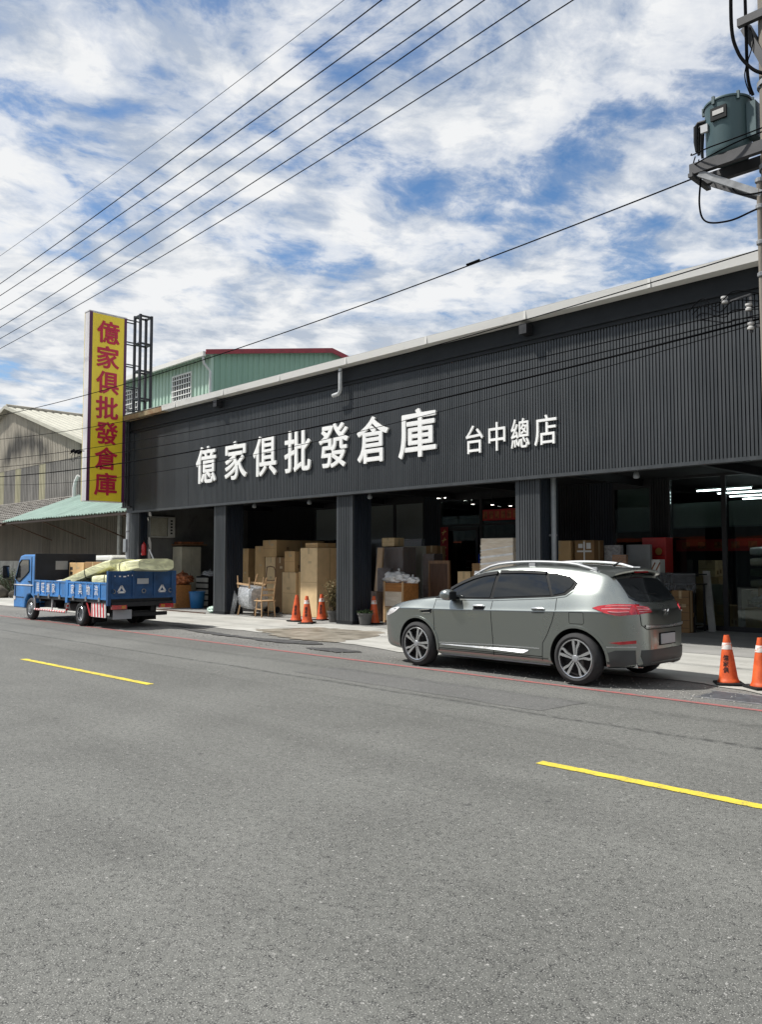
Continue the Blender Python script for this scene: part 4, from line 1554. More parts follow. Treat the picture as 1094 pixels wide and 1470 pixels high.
    # wheel arch lips
    for hx in (0.0, HUB):
        arc = []
        for k in range(25):
            a = R(-18 + 216 * k / 24)
            arc.append((hx + .412 * math.cos(a), .335 + .412 * math.sin(a)))
        arc = [p for p in arc if p[1] > .235]
        strip(arc, side, .040, .010, 'arch_lip', 'car_paint', suv, step=.05)

# rear glass, hatch and bumper details
put(panel([(-.55, 1.415), (.55, 1.415), (.59, 1.13), (.53, 1.085), (0, 1.065), (-.53, 1.085), (-.59, 1.13)], 'b', .006, .012, .06), 'rear_window', 'tinted_glass', suv)
put(panel([(-.60, 1.30), (0, 1.42), (.60, 1.30), (.66, 1.12), (0, 1.06), (-.66, 1.12)], 'f', .006, .012, .06), 'windscreen', 'tinted_glass', suv)
sp = MB()
for k in range(13):
    y = -.60 + 1.2 * k / 12
    zt = smooth_key(KT, 3.06) - .05 * (abs(y) / .6) ** 2.2 + .004
    sp.v += [(3.00, y, zt + .004), (3.20, y, zt - .004), (3.28 - .05 * (abs(y) / .6) ** 2, y, zt - .030), (3.27 - .05 * (abs(y) / .6) ** 2, y, zt - .052), (3.16, y, zt - .070), (3.02, y, zt - .06)]
for k in range(12):
    for j in range(6):
        a, b = k * 6 + j, k * 6 + (j + 1) % 6
        sp.f.append((a, b, b + 6, a + 6))
sp.f += [tuple(range(6)), tuple(12 * 6 + j for j in range(6))]
spo = sp.build('roof_spoiler', 'car_paint', suv, True)
MB().box(3.262, 3.275, -.18, .18, 1.444, 1.456).build('brake_lamp', 'lamp_red', spo)
MB().tube([(2.86, 0, 1.53), (2.92, 0, 1.565), (3.0, 0, 1.60)], [.02, .012, .004], 8).build('antenna', 'black_plastic', suv, True)
strip([(-.50, .775), (0, .755), (.50, .775)], 'b', .030, .016, 'hatch_trim', 'silver', suv)
strip([(-.55, 1.06), (-.57, .93), (-.55, .79), (-.48, .735), (.48, .735), (.55, .79), (.57, .93), (.55, 1.06)], 'b', .012, .0012, 'hatch_gap', 'black_plastic', suv)
em = MB()
em.bar((3.62, -.045, .965), (3.625, -.012, .935), .012, .02).bar((3.62, .045, .965), (3.625, .012, .935), .012, .02).bar((3.62, -.028, .955), (3.62, -.028, .90), .012, .02).bar((3.62, .028, .955), (3.62, .028, .90), .012, .02)
em.build('emblem', 'chrome', suv)
MB().box(3.622, 3.634, -.19, .19, .535, .665).build('licence_plate', 'plate_white', suv, bevel=.004)
MB().box(3.612, 3.621, -.22, .22, .52, .68).build('plate_recess', 'black_plastic', suv)
put(panel([(-.50, .285), (.50, .285), (.55, .40), (.54, .475), (-.54, .475), (-.55, .40)], 'b', .012, .02), 'rear_diffuser', 'clad_dark', suv)
MB().bar((3.44, .06, 1.165), (3.40, -.36, 1.175), .02, .014).build('rear_wiper', 'black_plastic', suv)
put(panel([(-.42, .46), (.42, .46), (.46, .62), (-.46, .62)], 'f', .008, .012), 'grille', 'black_plastic', suv)


def spoke_mesh(r0, r1):
    """one alloy spoke pair: bright slanted blade with a notch, pointing +Z in XZ plane, facing -Y"""
    mb = MB()
    a = [(-.024, r0), (-.034, r0 + .06), (-.050, r1 - .05), (-.058, r1), (-.020, r1), (-.012, r1 - .05), (-.005, r0 + .08), (-.005, r0)]
    b = [(.005, r0), (.005, r0 + .09), (.010, r1 - .075), (.030, r1 - .030), (.024, r1), (.060, r1 - .002), (.058, r1 - .045), (.030, r0 + .08), (.022, r0)]
    for pl in (a, b):
        mb.prism(pl, 'y', -.012, .02)
    return mb.mesh('spoke', 'silver')


def wheel(parent, x, y, out, r=WR, rim=.250, w=.215, spokes=5, mat_sp='silver'):
    """out = -1: outer face towards -Y"""
    prof = [(rim, -w / 2 + .012), (rim + .012, -w / 2 + .002), (r - .055, -w / 2 - .004), (r - .02, -w / 2 + .012), (r, -w / 2 + .04), (r + .001, 0), (r, w / 2 - .04), (r - .02, w / 2 - .012), (r - .055, w / 2 + .004), (rim + .012, w / 2 - .002), (rim, w / 2 - .012)]
    wh = MB().lathe(prof, 44, axis='y').build('wheel', 'rubber', parent, True, loc=(x, y, r + .002))
    oy = out * (w / 2 - .018)
    rm = MB().lathe([(rim, oy + out * .012), (rim - .014, oy + out * .012), (rim - .020, oy - out * .02), (rim - .024, oy - out * .09), (.001, oy - out * .10)], 40, axis='y').build('rim', 'ink', wh, True)
    MB().lathe([(rim + .001, oy + out * .010), (rim - .004, oy + out * .016), (rim - .016, oy + out * .013), (rim - .018, oy)], 40, axis='y').build('rim_edge', 'silver', wh, True)
    return wh, oy, rim


spoke_me = spoke_mesh(.045, .236)
for hx in (0.0, HUB):
    for s in (-1, 1):
        wh, oy, rim = wheel(suv, hx, s * .80, s)
        rot0 = 0.35 if hx == 0 else 0.05
        for k in range(5):
            o = link('spoke', spoke_me, wh, loc=(0, oy, 0))
            o.rotation_euler = (0, rot0 + k * 2 * math.pi / 5, 0)
        MB().lathe([(.001, oy + s * .02), (.040, oy + s * .016), (.055, oy), (.055, oy - s * .03)], 20, axis='y').build('hub_cap', 'steel_grey', wh, True)

# ================================================================== blue flatbed truck
trk = thing('flatbed_truck', 'blue light flatbed truck with drop sides loaded with furniture', 'truck', (-21.2, 9.98, 0.006))
TW = .87          # half width
# cab (front is -X): side profile prism, bevelled
cabp = [(-2.86, .30), (-2.86, .95), (-2.82, 1.08), (-2.48, 1.68), (-2.38, 1.755), (-2.2, 1.775), (-1.46, 1.775), (-1.42, 1.70), (-1.42, .62), (-1.55, .62), (-1.55, .42), (-1.60, .62), (-1.75, .68), (-1.95, .62), (-2.10, .42), (-2.12, .30)]
cabp = [(-2.86, .30), (-2.865, .95), (-2.82, 1.08), (-2.50, 1.66), (-2.40, 1.745), (-2.2, 1.775), (-1.46, 1.775), (-1.42, 1.72), (-1.42, .60), (-1.44, .45), (-1.52, .62), (-1.70, .70), (-1.90, .66), (-2.04, .50), (-2.08, .30)]
cab = MB().prism(cabp, 'y', -TW + .01, TW - .01).build('cab', 'truck_blue', trk, bevel=.045)
for s in (-1, 1):
    yy = s * (TW - .006)
    g = [(-2.70, 1.10), (-2.45, 1.55), (-2.30, 1.63), (-1.80, 1.63), (-1.78, 1.32), (-2.05, 1.18), (-2.45, 1.02)]
    MB().prism(g, 'y', min(yy, yy - s * .02), max(yy, yy - s * .02)).build('side_window', 'window_dark', trk)
    st_ = MB()
    for a, b in zip(g, g[1:] + g[:1]):
        st_.bar((a[0], yy + s * .004, a[1]), (b[0], yy + s * .004, b[1]), .02, .022, up=(0, 1, 0))
    st_.build('window_frame', 'black_plastic', trk)
    MB().box(-2.84, -1.50, min(yy, yy + s * .012), max(yy, yy + s * .012), .93, .955).build('waist_moulding', 'stripe_white', trk)
    d_ = MB()
    for a, b in (((-1.62, 1.70), (-1.62, .72)), ((-2.72, 1.06), (-2.72, .62)), ((-2.68, .60), (-2.1, .60))):
        d_.bar((a[0], yy + s * .002, a[1]), (b[0], yy + s * .002, b[1]), .012, .012, up=(0, 1, 0))
    d_.build('door_gap', 'black_plastic', trk)
    MB().box(-1.80, -1.68, min(yy, yy + s * .02), max(yy, yy + s * .02), 1.02, 1.05).build('door_handle', 'black_plastic', trk)
    MB().box(-2.86, -2.70, min(yy, yy + s * .008), max(yy, yy + s * .008), .52, .62).build('side_lamp', 'lamp_clear', trk)
    # mirror on a bracket
    MB().tube([(-2.72, yy, 1.05), (-2.90, yy + s * .10, 1.08), (-3.02, yy + s * .16, 1.10), (-3.02, yy + s * .16, 1.45)], .012, 6).build('mirror_arm', 'black_plastic', trk)
    mirr = MB().box(-3.06, -2.99, yy + s * .16 - .09, yy + s * .16 + .09, 1.12, 1.47).build('mirror', 'black_plastic', trk, bevel=.02)
    MB().box(-2.989, -2.985, yy + s * .16 - .07, yy + s * .16 + .07, 1.16, 1.43).build('mirror_glass', 'window_dark', mirr)
MB().prism([(-TW + .12, 1.12), (TW - .12, 1.12), (TW - .17, 1.66), (-TW + .17, 1.66)], 'x', -2.0, -1.99)
ws = MB()
ws.add([(-2.815, -TW + .10, 1.12), (-2.815, TW - .10, 1.12), (-2.53, TW - .16, 1.64), (-2.53, -TW + .16, 1.64), (-2.79, -TW + .10, 1.12), (-2.79, TW - .10, 1.12), (-2.50, TW - .16, 1.64), (-2.50, -TW + .16, 1.64)],
       [(0, 1, 2, 3), (7, 6, 5, 4), (0, 4, 5, 1), (1, 5, 6, 2), (2, 6, 7, 3), (3, 7, 4, 0)])
ws.build('windscreen', 'window_dark', trk)
# black headboard behind the cab with a small rear window
MB().box(-1.415, -1.35, -TW + .0, TW - .02, .80, 1.80).build('headboard', 'canvas_black', trk, bevel=.01)
MB().box(-1.349, -1.344, -.32, .02, 1.36, 1.60).build('cab_rear_window', 'grey_panel', trk)
MB().box(-1.349, -1.344, .10, .22, 1.50, 1.62).build('cab_rear_window', 'window_dark', trk)
# chassis and bed
for s in (-1, 1):
    MB().box(-2.5, 2.75, s * .36 - .05, s * .36 + .05, .38, .56).build('chassis_rail', 'black_steel', trk)
MB().box(-1.38, 2.85, -TW, TW, .60, .70).build('bed_floor', 'black_steel', trk)
for k in range(5):
    MB().box(-1.1 + k * .85, -1.02 + k * .85, -TW + .02, TW - .02, .52, .598).build('cross_member', 'black_steel', trk)


def board(x0, x1, y, s, z0, z1, npan):
    """drop side made of pressed panels: returns one board with its recessed panels as children"""
    y0, y1 = (y, y + s * .035)
    b = MB().box(x0, x1, min(y0, y1), max(y0, y1), z0, z1).build('side_board', 'truck_blue', trk)
    yy = y + s * .036
    rib = MB()
    for k in range(npan + 1):
        xx_ = x0 + (x1 - x0) * k / npan
        rib.box(max(x0, xx_ - .03), min(x1, xx_ + .03), min(yy, yy + s * .016), max(yy, yy + s * .016), z0, z1)
    rib.box(x0, x1, min(yy, yy + s * .012), max(yy, yy + s * .012), z1 - .04, z1 - .001)
    rib.box(x0, x1, min(yy, yy + s * .012), max(yy, yy + s * .012), z0 + .001, z0 + .04)
    rib.build('stiffener', 'truck_blue', b)
    hg = MB()
    for k in range(3):
        xx_ = x0 + (x1 - x0) * (k + .5) / 3
        hg.box(xx_ - .04, xx_ + .04, min(yy, yy + s * .03), max(yy, yy + s * .03), z0 - .05, z0 + .05)
    hg.build('hinge', 'galvanised', b)
    return b


for s in (-1, 1):
    y = s * (TW - .02)
    b1 = board(-1.36, .62, y, s, .68, 1.09, 5)
    b2 = board(.74, 2.84, y, s, .68, 1.09, 6)
    MB().box(.62, .74, min(y - s * .03, y + s * .05), max(y - s * .03, y + s * .05), .55, 1.12).build('centre_post', 'truck_blue', trk)
    MB().box(2.84, 2.92, min(y - s * .03, y + s * .05), max(y - s * .03, y + s * .05), .55, 1.36).build('rear_post', 'truck_blue_shaded', trk)
    if s < 0:
        for bx_, word, x0 in ((b1, '展旺搬家', -1.07), (b2, '家具物流', 1.05)):
            for k, ch in enumerate(word):
                v_, f_ = glyph(ch, .19, .24, .004, 0)
                MB().add(v_, f_).build('character', 'stripe_white', bx_, loc=(x0 + k * (.33 if bx_ is b1 else .43), y - .06, .90), fix=False)
# tall tailgate at +X
tg = MB().box(2.86, 2.90, -TW + .03, TW - .03, .70, 1.36).build('tailgate', 'truck_blue_shaded', trk)
rb = MB()
for yy in (-.82, -.28, .28, .76):
    rb.box(2.901, 2.93, yy, yy + .06, .705, 1.355)
rb.box(2.901, 2.922, -.82, .82, 1.30, 1.355).box(2.901, 2.922, -.82, .82, .705, .76).box(2.901, 2.915, -.82, .82, 1.02, 1.05)
rb.build('stiffener', 'truck_blue_shaded', tg)
MB().box(2.923, 2.93, -.16, .14, 1.05, 1.18).build('notice_plate', 'plate_white', tg)
for yc in (-.55, .52):
    tr_ = MB()
    for a, b in (((-.09, 0), (.09, 0)), ((.09, 0), (0, .15)), ((0, .15), (-.09, 0))):
        tr_.bar((2.905, yc + a[0], .86 + a[1]), (2.905, yc + b[0], .86 + b[1]), .045, .012, up=(1, 0, 0))
    tr_.build('triangle_mark', 'stripe_white', tg)
for yc in (-.76, .02, .74):
    MB().lathe([(.055, 2.905), (.055, 2.93), (.04, 2.93), (.04, 2.905)], 14, (0, yc, .88), 'x').build('rope_ring', 'galvanised', tg)
for k, (w_, z_) in enumerate(((.02, 1.225), (.05, 1.22), (.07, 1.215), (.03, 1.235), (.06, 1.24))):
    MB().box(2.9225, 2.925, -.74 + k * .11, -.74 + k * .11 + w_, z_, z_ + .03).build('worn_mark', 'stripe_white', tg)
MB().box(2.86, 2.94, -TW + .06, TW - .06, .52, .62).build('rear_beam', 'black_steel', trk)
for s in (-1, 1):
    tl = MB().box(2.90, 2.96, s * .62 - .19, s * .62 + .19, .46, .56).build('tail_lamp', 'lamp_red', trk)
    MB().box(2.961, 2.965, s * .62 - s * .10 - .05, s * .62 - s * .10 + .05, .475, .545).build('indicator', 'lamp_amber', tl)
MB().box(2.70, 2.78, -.74, .74, .27, .36).build('underrun_bar', 'black_steel', trk)
MB().box(2.785, 2.80, -.70, -.22, .22, .44).build('licence_plate', 'plate_white', trk)
for s in (-1, 1):
    MB().box(2.05, 2.07, s * .66 - .18, s * .66 + .18, .12, .58).build('mud_flap', 'black_plastic', trk)
# side guards with hazard stripes (near side)
for s in (-1, 1):
    y = s * (TW - .03)
    gr = MB().tube([(-1.42, y, .62), (-1.42, y, .30), (.55, y, .30), (.72, y, .62)], .028, 8).build('side_guard', 'stripe_white', trk)
    MB().tube([(-.30, y, .30), (-.30, y, .62)], .020, 8).build('guard_post', 'stripe_white', gr)
    for k in range(13):
        xx_ = -1.34 + k * .15
        MB().tube([(xx_, y, .30), (xx_ + .075, y, .30)], .0295, 8).build('stripe', 'stripe_red', gr)
    for k in range(3):
        MB().tube([(.58 + k * .055, y, .35 + k * .10), (.605 + k * .055, y, .40 + k * .10)], .0295, 8).build('stripe', 'stripe_red', gr)
    if s > 0:
        continue
    rg_ = MB().box(1.98, 2.72, y - .012, y + .012, .26, .64).build('rear_guard', 'stripe_white', trk)
    for k in range(5):
        xx_ = 2.0 + k * .15
        MB().prism([(xx_, .265), (xx_ + .07, .265), (xx_ + .035, .635), (xx_ - .03 if k else xx_, .635)], 'y', y - .015, y + .015).build('stripe', 'stripe_red', rg_)
    MB().tube([(1.68, y, .68), (1.92, y, .28)], .022, 8).build('guard_post', 'stripe_red', trk)
    MB().box(-1.25, -.55, y - s * .30 - .1, y - s * .30 + .1, .36, .58).build('tool_box', 'black_steel', trk)
    MB().lathe([(.001, -.16), (.15, -.16), (.15, .16), (.001, .16)], 16, (.15, y - s * .35, .45), 'x').build('fuel_tank', 'steel_grey', trk, True)
MB().box(-1.2, 2.7, -.30, .30, .30, .40).build('underbed_dark_box', 'black_steel', trk)  # wide black box added to darken the space beneath the bed
for hx, dual in ((-1.72, False), (1.36, True)):
    for s in (-1, 1):
        wh, oy, rim = wheel(trk, hx, s * .76, s, r=.295, rim=.17, w=.17)
        MB().lathe([(.16, oy - s * .02), (.10, oy + (s * .02 if not dual else -s * .05)), (.06, oy + (s * .03 if not dual else -s * .05)), (.001, oy + (s * .035 if not dual else -s * .045))], 24, axis='y').build('hub', 'steel_grey', wh, True)
        for k in range(6):
            a = k * math.pi / 3
            MB().lathe([(.014, 0), (.014, s * .03), (.001, s * .03)], 6, (.085 * math.cos(a), oy + (s * .015 if not dual else -s * .05), .085 * math.sin(a)), 'y').build('wheel_nut', 'steel_grey', wh)
        if dual:
            wheel(trk, hx, s * .57, s, r=.295, rim=.17, w=.16)

# load on the truck bed: every piece is its own thing
def carton(name, label, x0, x1, y0, y1, z0, z1, mat='cardboard', tape_face='front', group=None, rz=0.0, cat='carton', flaps=True):
    cx_, cy_ = (x0 + x1) / 2, (y0 + y1) / 2
    t = thing(name, label, cat, (cx_, cy_, z0), rz, group)
    hx_, hy_, h = (x1 - x0) / 2, (y1 - y0) / 2, z1 - z0
    b = MB().box(-hx_, hx_, -hy_, hy_, 0, h).build('box', mat, t, bevel=.012)
    # wobble so the sides are not dead flat
    if flaps:
        tp = MB()
        tw_ = min(.03, hx_ * .2)
        tp.box(-tw_, tw_, -hy_ - .0025, hy_ + .0025, h - .001, h + .002)
        tp.box(-tw_, tw_, -hy_ - .0025, -hy_ - .0005, h - min(.18, h * .3), h)
        tp.build('tape', 'tape', t)
        MB().box(hx_ + .0005, hx_ + .0025, -tw_, tw_, .02, h - .02).build('tape', 'tape', t)
        MB().box(-hx_ * .96, hx_ * .96, -hy_ - .0015, -hy_ - .0003, h * .5 - .003, h * .5 + .003).build('seam', 'cardboard_dark', t)
        rr_ = random.Random(hash((round(x0 * 100), round(z1 * 100))))
        if h > .4:
            lx_, lz_ = rr_.uniform(-hx_ * .5, hx_ * .2), rr_.uniform(h * .55, h * .85)
            MB().box(lx_, lx_ + min(.14, hx_ * .5), -hy_ - .0022, -hy_ - .0004, lz_, lz_ + .07).build('shipping_label', 'tape', t)
            for j in range(2):
                zz2 = rr_.uniform(h * .12, h * .42)
                MB().box(hx_ + .0004, hx_ + .002, -hy_ * .6 + j * hy_ * .8, -hy_ * .6 + j * hy_ * .8 + .10, zz2, zz2 + .10).build('print_mark', 'cardboard_dark', t)
    return t


t = carton('load_carton', 'brown carton with writing standing on the truck bed behind the cab', -22.46, -21.55, 10.0, 10.45, .72, 1.56, 'cardboard')
for k in range(5):
    MB().box(-.38, -.22, -.2285, -.2270, .12 + k * .13, .20 + k * .13).build('print_mark', 'ink', t)
carton('load_carton', 'second brown carton on the truck bed behind the first one', -21.52, -20.6, 10.02, 10.55, .72, 1.58, 'cardboard_dark')


def mattress(name, label, p0, p1, w, th, mat='mattress_film', bow=.05, tw_=0.0):
    """soft rounded slab from p0 to p1 (centre line), width w, thickness th"""
    t = thing(name, label, 'mattress', p0)
    a, b = Vector((0, 0, 0)), Vector(p1) - Vector(p0)
    d = b.normalized()
    side = Vector((0, 0, 1)).cross(d).normalized()
    up = d.cross(side).normalized()
    mb = MB()
    n = 14
    sec = []
    for k in range(16):
        an = 2 * math.pi * k / 16
        cx_, cz_ = math.cos(an), math.sin(an)
        sec.append((math.copysign(abs(cx_) ** .35, cx_), math.copysign(abs(cz_) ** .45, cz_)))
    for i in range(n + 1):
        f = i / n
        c = a.lerp(b, f) + up * bow * math.sin(f * math.pi)
        sc_ = 1.0 if 0 < i < n else .88
        for sx_, sz_ in sec:
            mb.v.append(tuple(c + side * (sx_ * w / 2 * sc_) + up * (sz_ * th / 2 * sc_ * (1 + .06 * math.sin(7 * f + sx_ * 3)))))
    for i in range(n):
        for k in range(16):
            p, q = i * 16 + k, i * 16 + (k + 1) % 16
            mb.f.append((p, q, q + 16, p + 16))
    mb.f += [tuple(range(16))[::-1], tuple(n * 16 + k for k in range(16))]
    mb.build('wrapped_slab', mat, t, True)
    mid = a.lerp(b, .55)
    st_ = MB()
    loop = [mid + side * (sx_ * (w / 2 + .008)) + up * (sz_ * (th / 2 * 1.08 + .008) + bow) for sx_, sz_ in sec]
    st_.tube(loop + loop[:1], .008, 6, cap=False)
    st_.build('tie_rope', 'ink', t)
    return t


mattress('wrapped_mattress', 'pale yellow wrapped mattress sloping along the near side of the truck bed', (-21.30, 9.62, .98), (-19.25, 9.98, 1.54), .95, .26, bow=.0)
mattress('wrapped_mattress', 'pale yellow wrapped mattress lying over the truck tailgate', (-20.0, 10.28, 1.30), (-18.02, 10.18, 1.52), 1.05, .30, bow=.02)
mattress('wrapped_mattress', 'small yellow wrapped bolster against the near rear corner of the truck bed', (-19.55, 9.42, 1.13), (-18.45, 9.50, 1.16), .32, .24, bow=.0)
mattress('wrapped_flat_pack', 'white wrapped panel lying low on the truck bed near the cab', (-22.4, 9.5, .98), (-21.2, 9.62, 1.10), .5, .10, 'white_bag', bow=.0)

# white van parked in the yard behind the truck
van = thing('white_van', 'white van in the yard behind the truck, mostly hidden', 'van', (-31.0, 15.4, .01))
vp = [(-2.1, .30), (-2.15, .95), (-1.95, 1.10), (-1.45, 1.72), (-1.25, 1.80), (1.65, 1.82), (1.85, 1.74), (1.98, 1.0), (1.98, .32)]
MB().prism(vp, 'y', -.8, .8).build('body', 'van_white', van, bevel=.08)
for s in (-1, 1):
    y = s * .803
    for gx0, gx1 in ((-1.50, -.72), (-.64, .42), (.50, 1.62)):
        MB().prism([(gx0 + (-.16 if gx0 < -1 else 0), 1.16), (gx1, 1.16), (gx1, 1.64), (gx0 + (.12 if gx0 < -1 else 0), 1.64)], 'y', min(y, y + s * .006), max(y, y + s * .006)).build('side_window', 'window_dark', van)
    for hx in (-1.35, 1.25):
        wheel(van, hx, s * .72, s, r=.30, rim=.18, w=.17)
MB().prism([(-.66, 1.12), (.66, 1.12), (.60, 1.64), (-.60, 1.64)], 'x', 1.93, 1.96).build('rear_window', 'window_dark', van)

# ================================================================== traffic cones
def cone_proto():
    t = thing('traffic_cone', 'cone', 'traffic cone')
    MB().box(-.19, .19, -.19, .19, 0, .035).build('base', 'black_plastic', t, bevel=.015)
    n = 28
    MB().lathe([(.152, .036), (.150, .05), (.138, .07), (.128, .10), (.085, .42), (.0555, .60), (.040, .68), (.036, .70), (.025, .70), (.02, .60)], n).build('body', 'cone_orange', t, True)
    MB().lathe([(.0742, .500), (.0745, .502), (.0602, .592), (.0597, .594)], n).build('band', 'cone_white', t, True)
    return t


def cone_radius(z):
    return .128 + (.085 - .128) * (z - .10) / .32


def cone_text(t, ang):
    for k, ch in enumerate('億家俱'):
        zc_ = .385 - k * .085
        v_, f_ = glyph(ch, .075, .078, .004, .012)
        r0 = cone_radius(zc_)
        out = []
        for x_, y_, z_ in v_:
            r = cone_radius(zc_ + z_) + .002 - y_
            a = ang + x_ / r0
            out.append((r * math.cos(a), r * math.sin(a), zc_ + z_))
        MB().add(out, f_).build('character', 'ink', t, fix=False)


cone0 = cone_proto()
face_cam = []
cones = [(-17.22, 13.85, 'plain orange cone without white band, left of three before the tall cartons', 0.2, True, False),
         (-16.48, 13.62, 'orange cone with white band, front one of three before the tall cartons', 0.5, True, True),
         (-17.08, 14.62, 'orange cone with white band beside the dry potted plant', 0.1, True, True),
         (-15.16, 14.72, 'orange cone with white band standing behind the low flowerpot', 0.3, False, True),
         (-4.53, 10.80, 'orange cone with black characters behind the parked car, left of the pair', 0.55, True, True),
         (-4.09, 10.74, 'orange cone cut by the right edge of the photograph', 0.9, False, True)]
for i, (cx_, cy_, lab, rz, txt, band) in enumerate(cones):
    c = cone0 if i == 0 else copy_tree(cone0)
    c.location = (cx_, cy_, .012)
    c.rotation_euler = (R(random.uniform(-1.2, 1.2)), R(random.uniform(-1.2, 1.2)), rz)
    c['label'] = lab
    c.scale = (.9,) * 3 if i > 3 else (1, 1, 1)
    c['group'] = 'orange traffic cones'
for i, o in enumerate([o for o in COL.objects if o.name.startswith('traffic_cone')]):
    pass
cone_objs = sorted([o for o in COL.objects if o.name.split('.')[0] == 'traffic_cone'], key=lambda o: o.name)
for c, (cx_, cy_, lab, rz, txt, band) in zip(cone_objs, cones):
    if not band:
        for ch in list(c.children):
            if ch.name.split('.')[0] == 'band':
                bpy.data.objects.remove(ch)
    if txt:
        ang = math.atan2(-cy_, -cx_) - rz + (-.25 if i else 0)
        cone_text(c, ang)

# ================================================================== potted plants
def pot(label, loc, r, h, name='potted_plant'):
    t = thing(name, label, 'plant', loc)
    MB().lathe([(.001, 0), (r * .68, 0), (r * .72, .02), (r * .95, h * .82), (r * 1.04, h * .84), (r * 1.06, h), (r * .94, h), (r * .90, h * .88), (.001, h * .88)], 26).build('pot', 'terracotta_grey', t, True)
    MB().lathe([(.001, h * .885), (r * .88, h * .89)], 18).build('soil', 'soil', t)
    return t


def leaf(mb, p, d, ln, w, curl=.2):
    d = d.normalized()
    s = d.cross(Vector((0, 0, 1)))
    if s.length < .05:
        s = Vector((1, 0, 0))
    s.normalize()
    n = s.cross(d)
    a = p
    b = p + d * ln * .5 + n * ln * .08
    c = p + d * ln - Vector((0, 0, 1)) * ln * curl
    mb.add([a, b + s * w / 2, c, b - s * w / 2], [(0, 1, 2, 3)])


t = pot('tall dry bushy plant in a grey pot left of the second column', (-16.30, 14.34, .012), .15, .30)
st_, lf = MB(), MB()
rnd = random.Random(11)
for k in range(26):
    a = rnd.uniform(0, 6.28)
    hgt = rnd.uniform(.45, .95)
    lean = rnd.uniform(.05, .30)
    pts = [Vector((rnd.uniform(-.08, .08), rnd.uniform(-.08, .08), .26))]
    for j in range(1, 5):
        f = j / 4
        pts.append(pts[0] + Vector((math.cos(a) * lean * f ** 1.5 + rnd.uniform(-.03, .03), math.sin(a) * lean * f ** 1.5 + rnd.uniform(-.03, .03), hgt * f)))
    st_.tube(pts, [.007, .006, .005, .004, .002], 5)
    for j in range(34):
        f = rnd.uniform(.2, 1)
        i0 = min(3, int(f * 4))
        p = pts[i0].lerp(pts[i0 + 1], f * 4 - i0)
        leaf(lf, p, Vector((rnd.uniform(-1, 1), rnd.uniform(-1, 1), rnd.uniform(-.3, .7))), rnd.uniform(.05, .11), rnd.uniform(.02, .042))
st_.build('stems', 'bark', t)
lf.build('foliage', 'leaf_dry', t, fix=False)
t = pot('low round grey flowerpot with sparse green leaves at the second column', (-15.02, 14.28, .012), .19, .30)
lf = MB()
for k in range(150):
    a = rnd.uniform(0, 6.28)
    rr = rnd.uniform(0, .16)
    leaf(lf, Vector((math.cos(a) * rr, math.sin(a) * rr, .27)), Vector((math.cos(a) * .8, math.sin(a) * .8, rnd.uniform(.3, 1.4))), rnd.uniform(.10, .22), rnd.uniform(.03, .06), .25)
lf.build('foliage', 'leaf_green', t, fix=False)

# ================================================================== goods in front of the shop
G2 = 'goods stacked in the second bay'
# --- bay two
carton('flat_carton', 'narrow tall carton leaning at the left end of the carton stacks', -23.75, -23.25, 16.6, 17.2, .02, 2.03, 'cardboard', group=G2)
carton('flat_carton', 'second tall narrow carton, just left of the big stack', -22.72, -22.20, 16.5, 17.6, .02, 2.10, 'cardboard', group=G2)
carton('black_flat_pack', 'black flat panel standing between the two narrow tall cartons', -23.22, -22.76, 16.95, 17.3, .02, 2.02, 'canvas_black', group=G2, cat='panel', flaps=False)
carton('long_carton', 'long carton lying on top of the pale wrapped carton stack', -21.62, -20.90, 16.0, 18.0, 1.74, 2.27, 'cardboard', group=G2)
carton('stacked_carton', 'pale upright carton under the long carton', -21.55, -20.95, 16.05, 16.9, .02, 1.735, 'cardboard_pale', group=G2)
carton('stacked_carton', 'brown carton standing behind the hand truck', -20.90, -20.40, 15.95, 16.8, .02, 1.72, 'cardboard_dark', group=G2)
carton('stacked_carton', 'upper carton with notch left of the tallest pale carton', -19.98, -19.48, 15.60, 16.2, 1.27, 1.90, 'cardboard', group=G2)
carton('stacked_carton', 'lower carton beside the hand truck, right of its frame', -20.02, -19.36, 15.55, 16.25, .02, 1.265, 'cardboard_pale', group=G2)
carton('stacked_carton', 'middle carton between the notch carton and the tallest pale carton', -19.34, -18.62, 15.62, 16.3, .02, 1.28, 'cardboard', group=G2)
carton('black_flat_pack', 'black panel filling the notch between two cartons', -19.44, -18.95, 15.75, 16.0, 1.285, 1.88, 'canvas_black', group=G2, cat='panel', flaps=False)
carton('tall_carton', 'tallest pale carton standing in front, behind the cones', -18.60, -17.85, 15.10, 16.05, .02, 1.98, 'cardboard_pale', group=G2)
carton('tall_carton', 'slim brown carton right of the tallest pale carton', -17.70, -17.25, 15.85, 16.5, .02, 1.92, 'cardboard', group=G2)
for k, (bx_, lab, top) in enumerate(((-17.05, 'left of two dark brown boards leaning behind the dry plant', 1.62), (-16.80, 'right of two dark brown boards leaning behind the dry plant', 1.80))):
    t = thing('leaning_board', lab, 'board', (bx_, 15.15, .014), R(4), G2)
    MB().add([(-.09, 0, 0), (.09, 0, 0), (.09, .03, 0), (-.09, .03, 0), (-.09, .42, top), (.09, .42, top), (.09, .45, top), (-.09, .45, top)],
             [(0, 3, 2, 1), (4, 5, 6, 7), (0, 1, 5, 4), (1, 2, 6, 5), (2, 3, 7, 6), (3, 0, 4, 7)]).build('board', 'wood_brown', t)
t = thing('glass_pack', 'flat pack of film wrapped pale panels behind the slim carton', 'panel', (-18.3, 17.4, .02), 0, G2)
for k in range(4):
    MB().box(-.7, .7, k * .07, k * .07 + .03, 0, 2.24 - k * .05).build('panel', 'grey_panel', t)
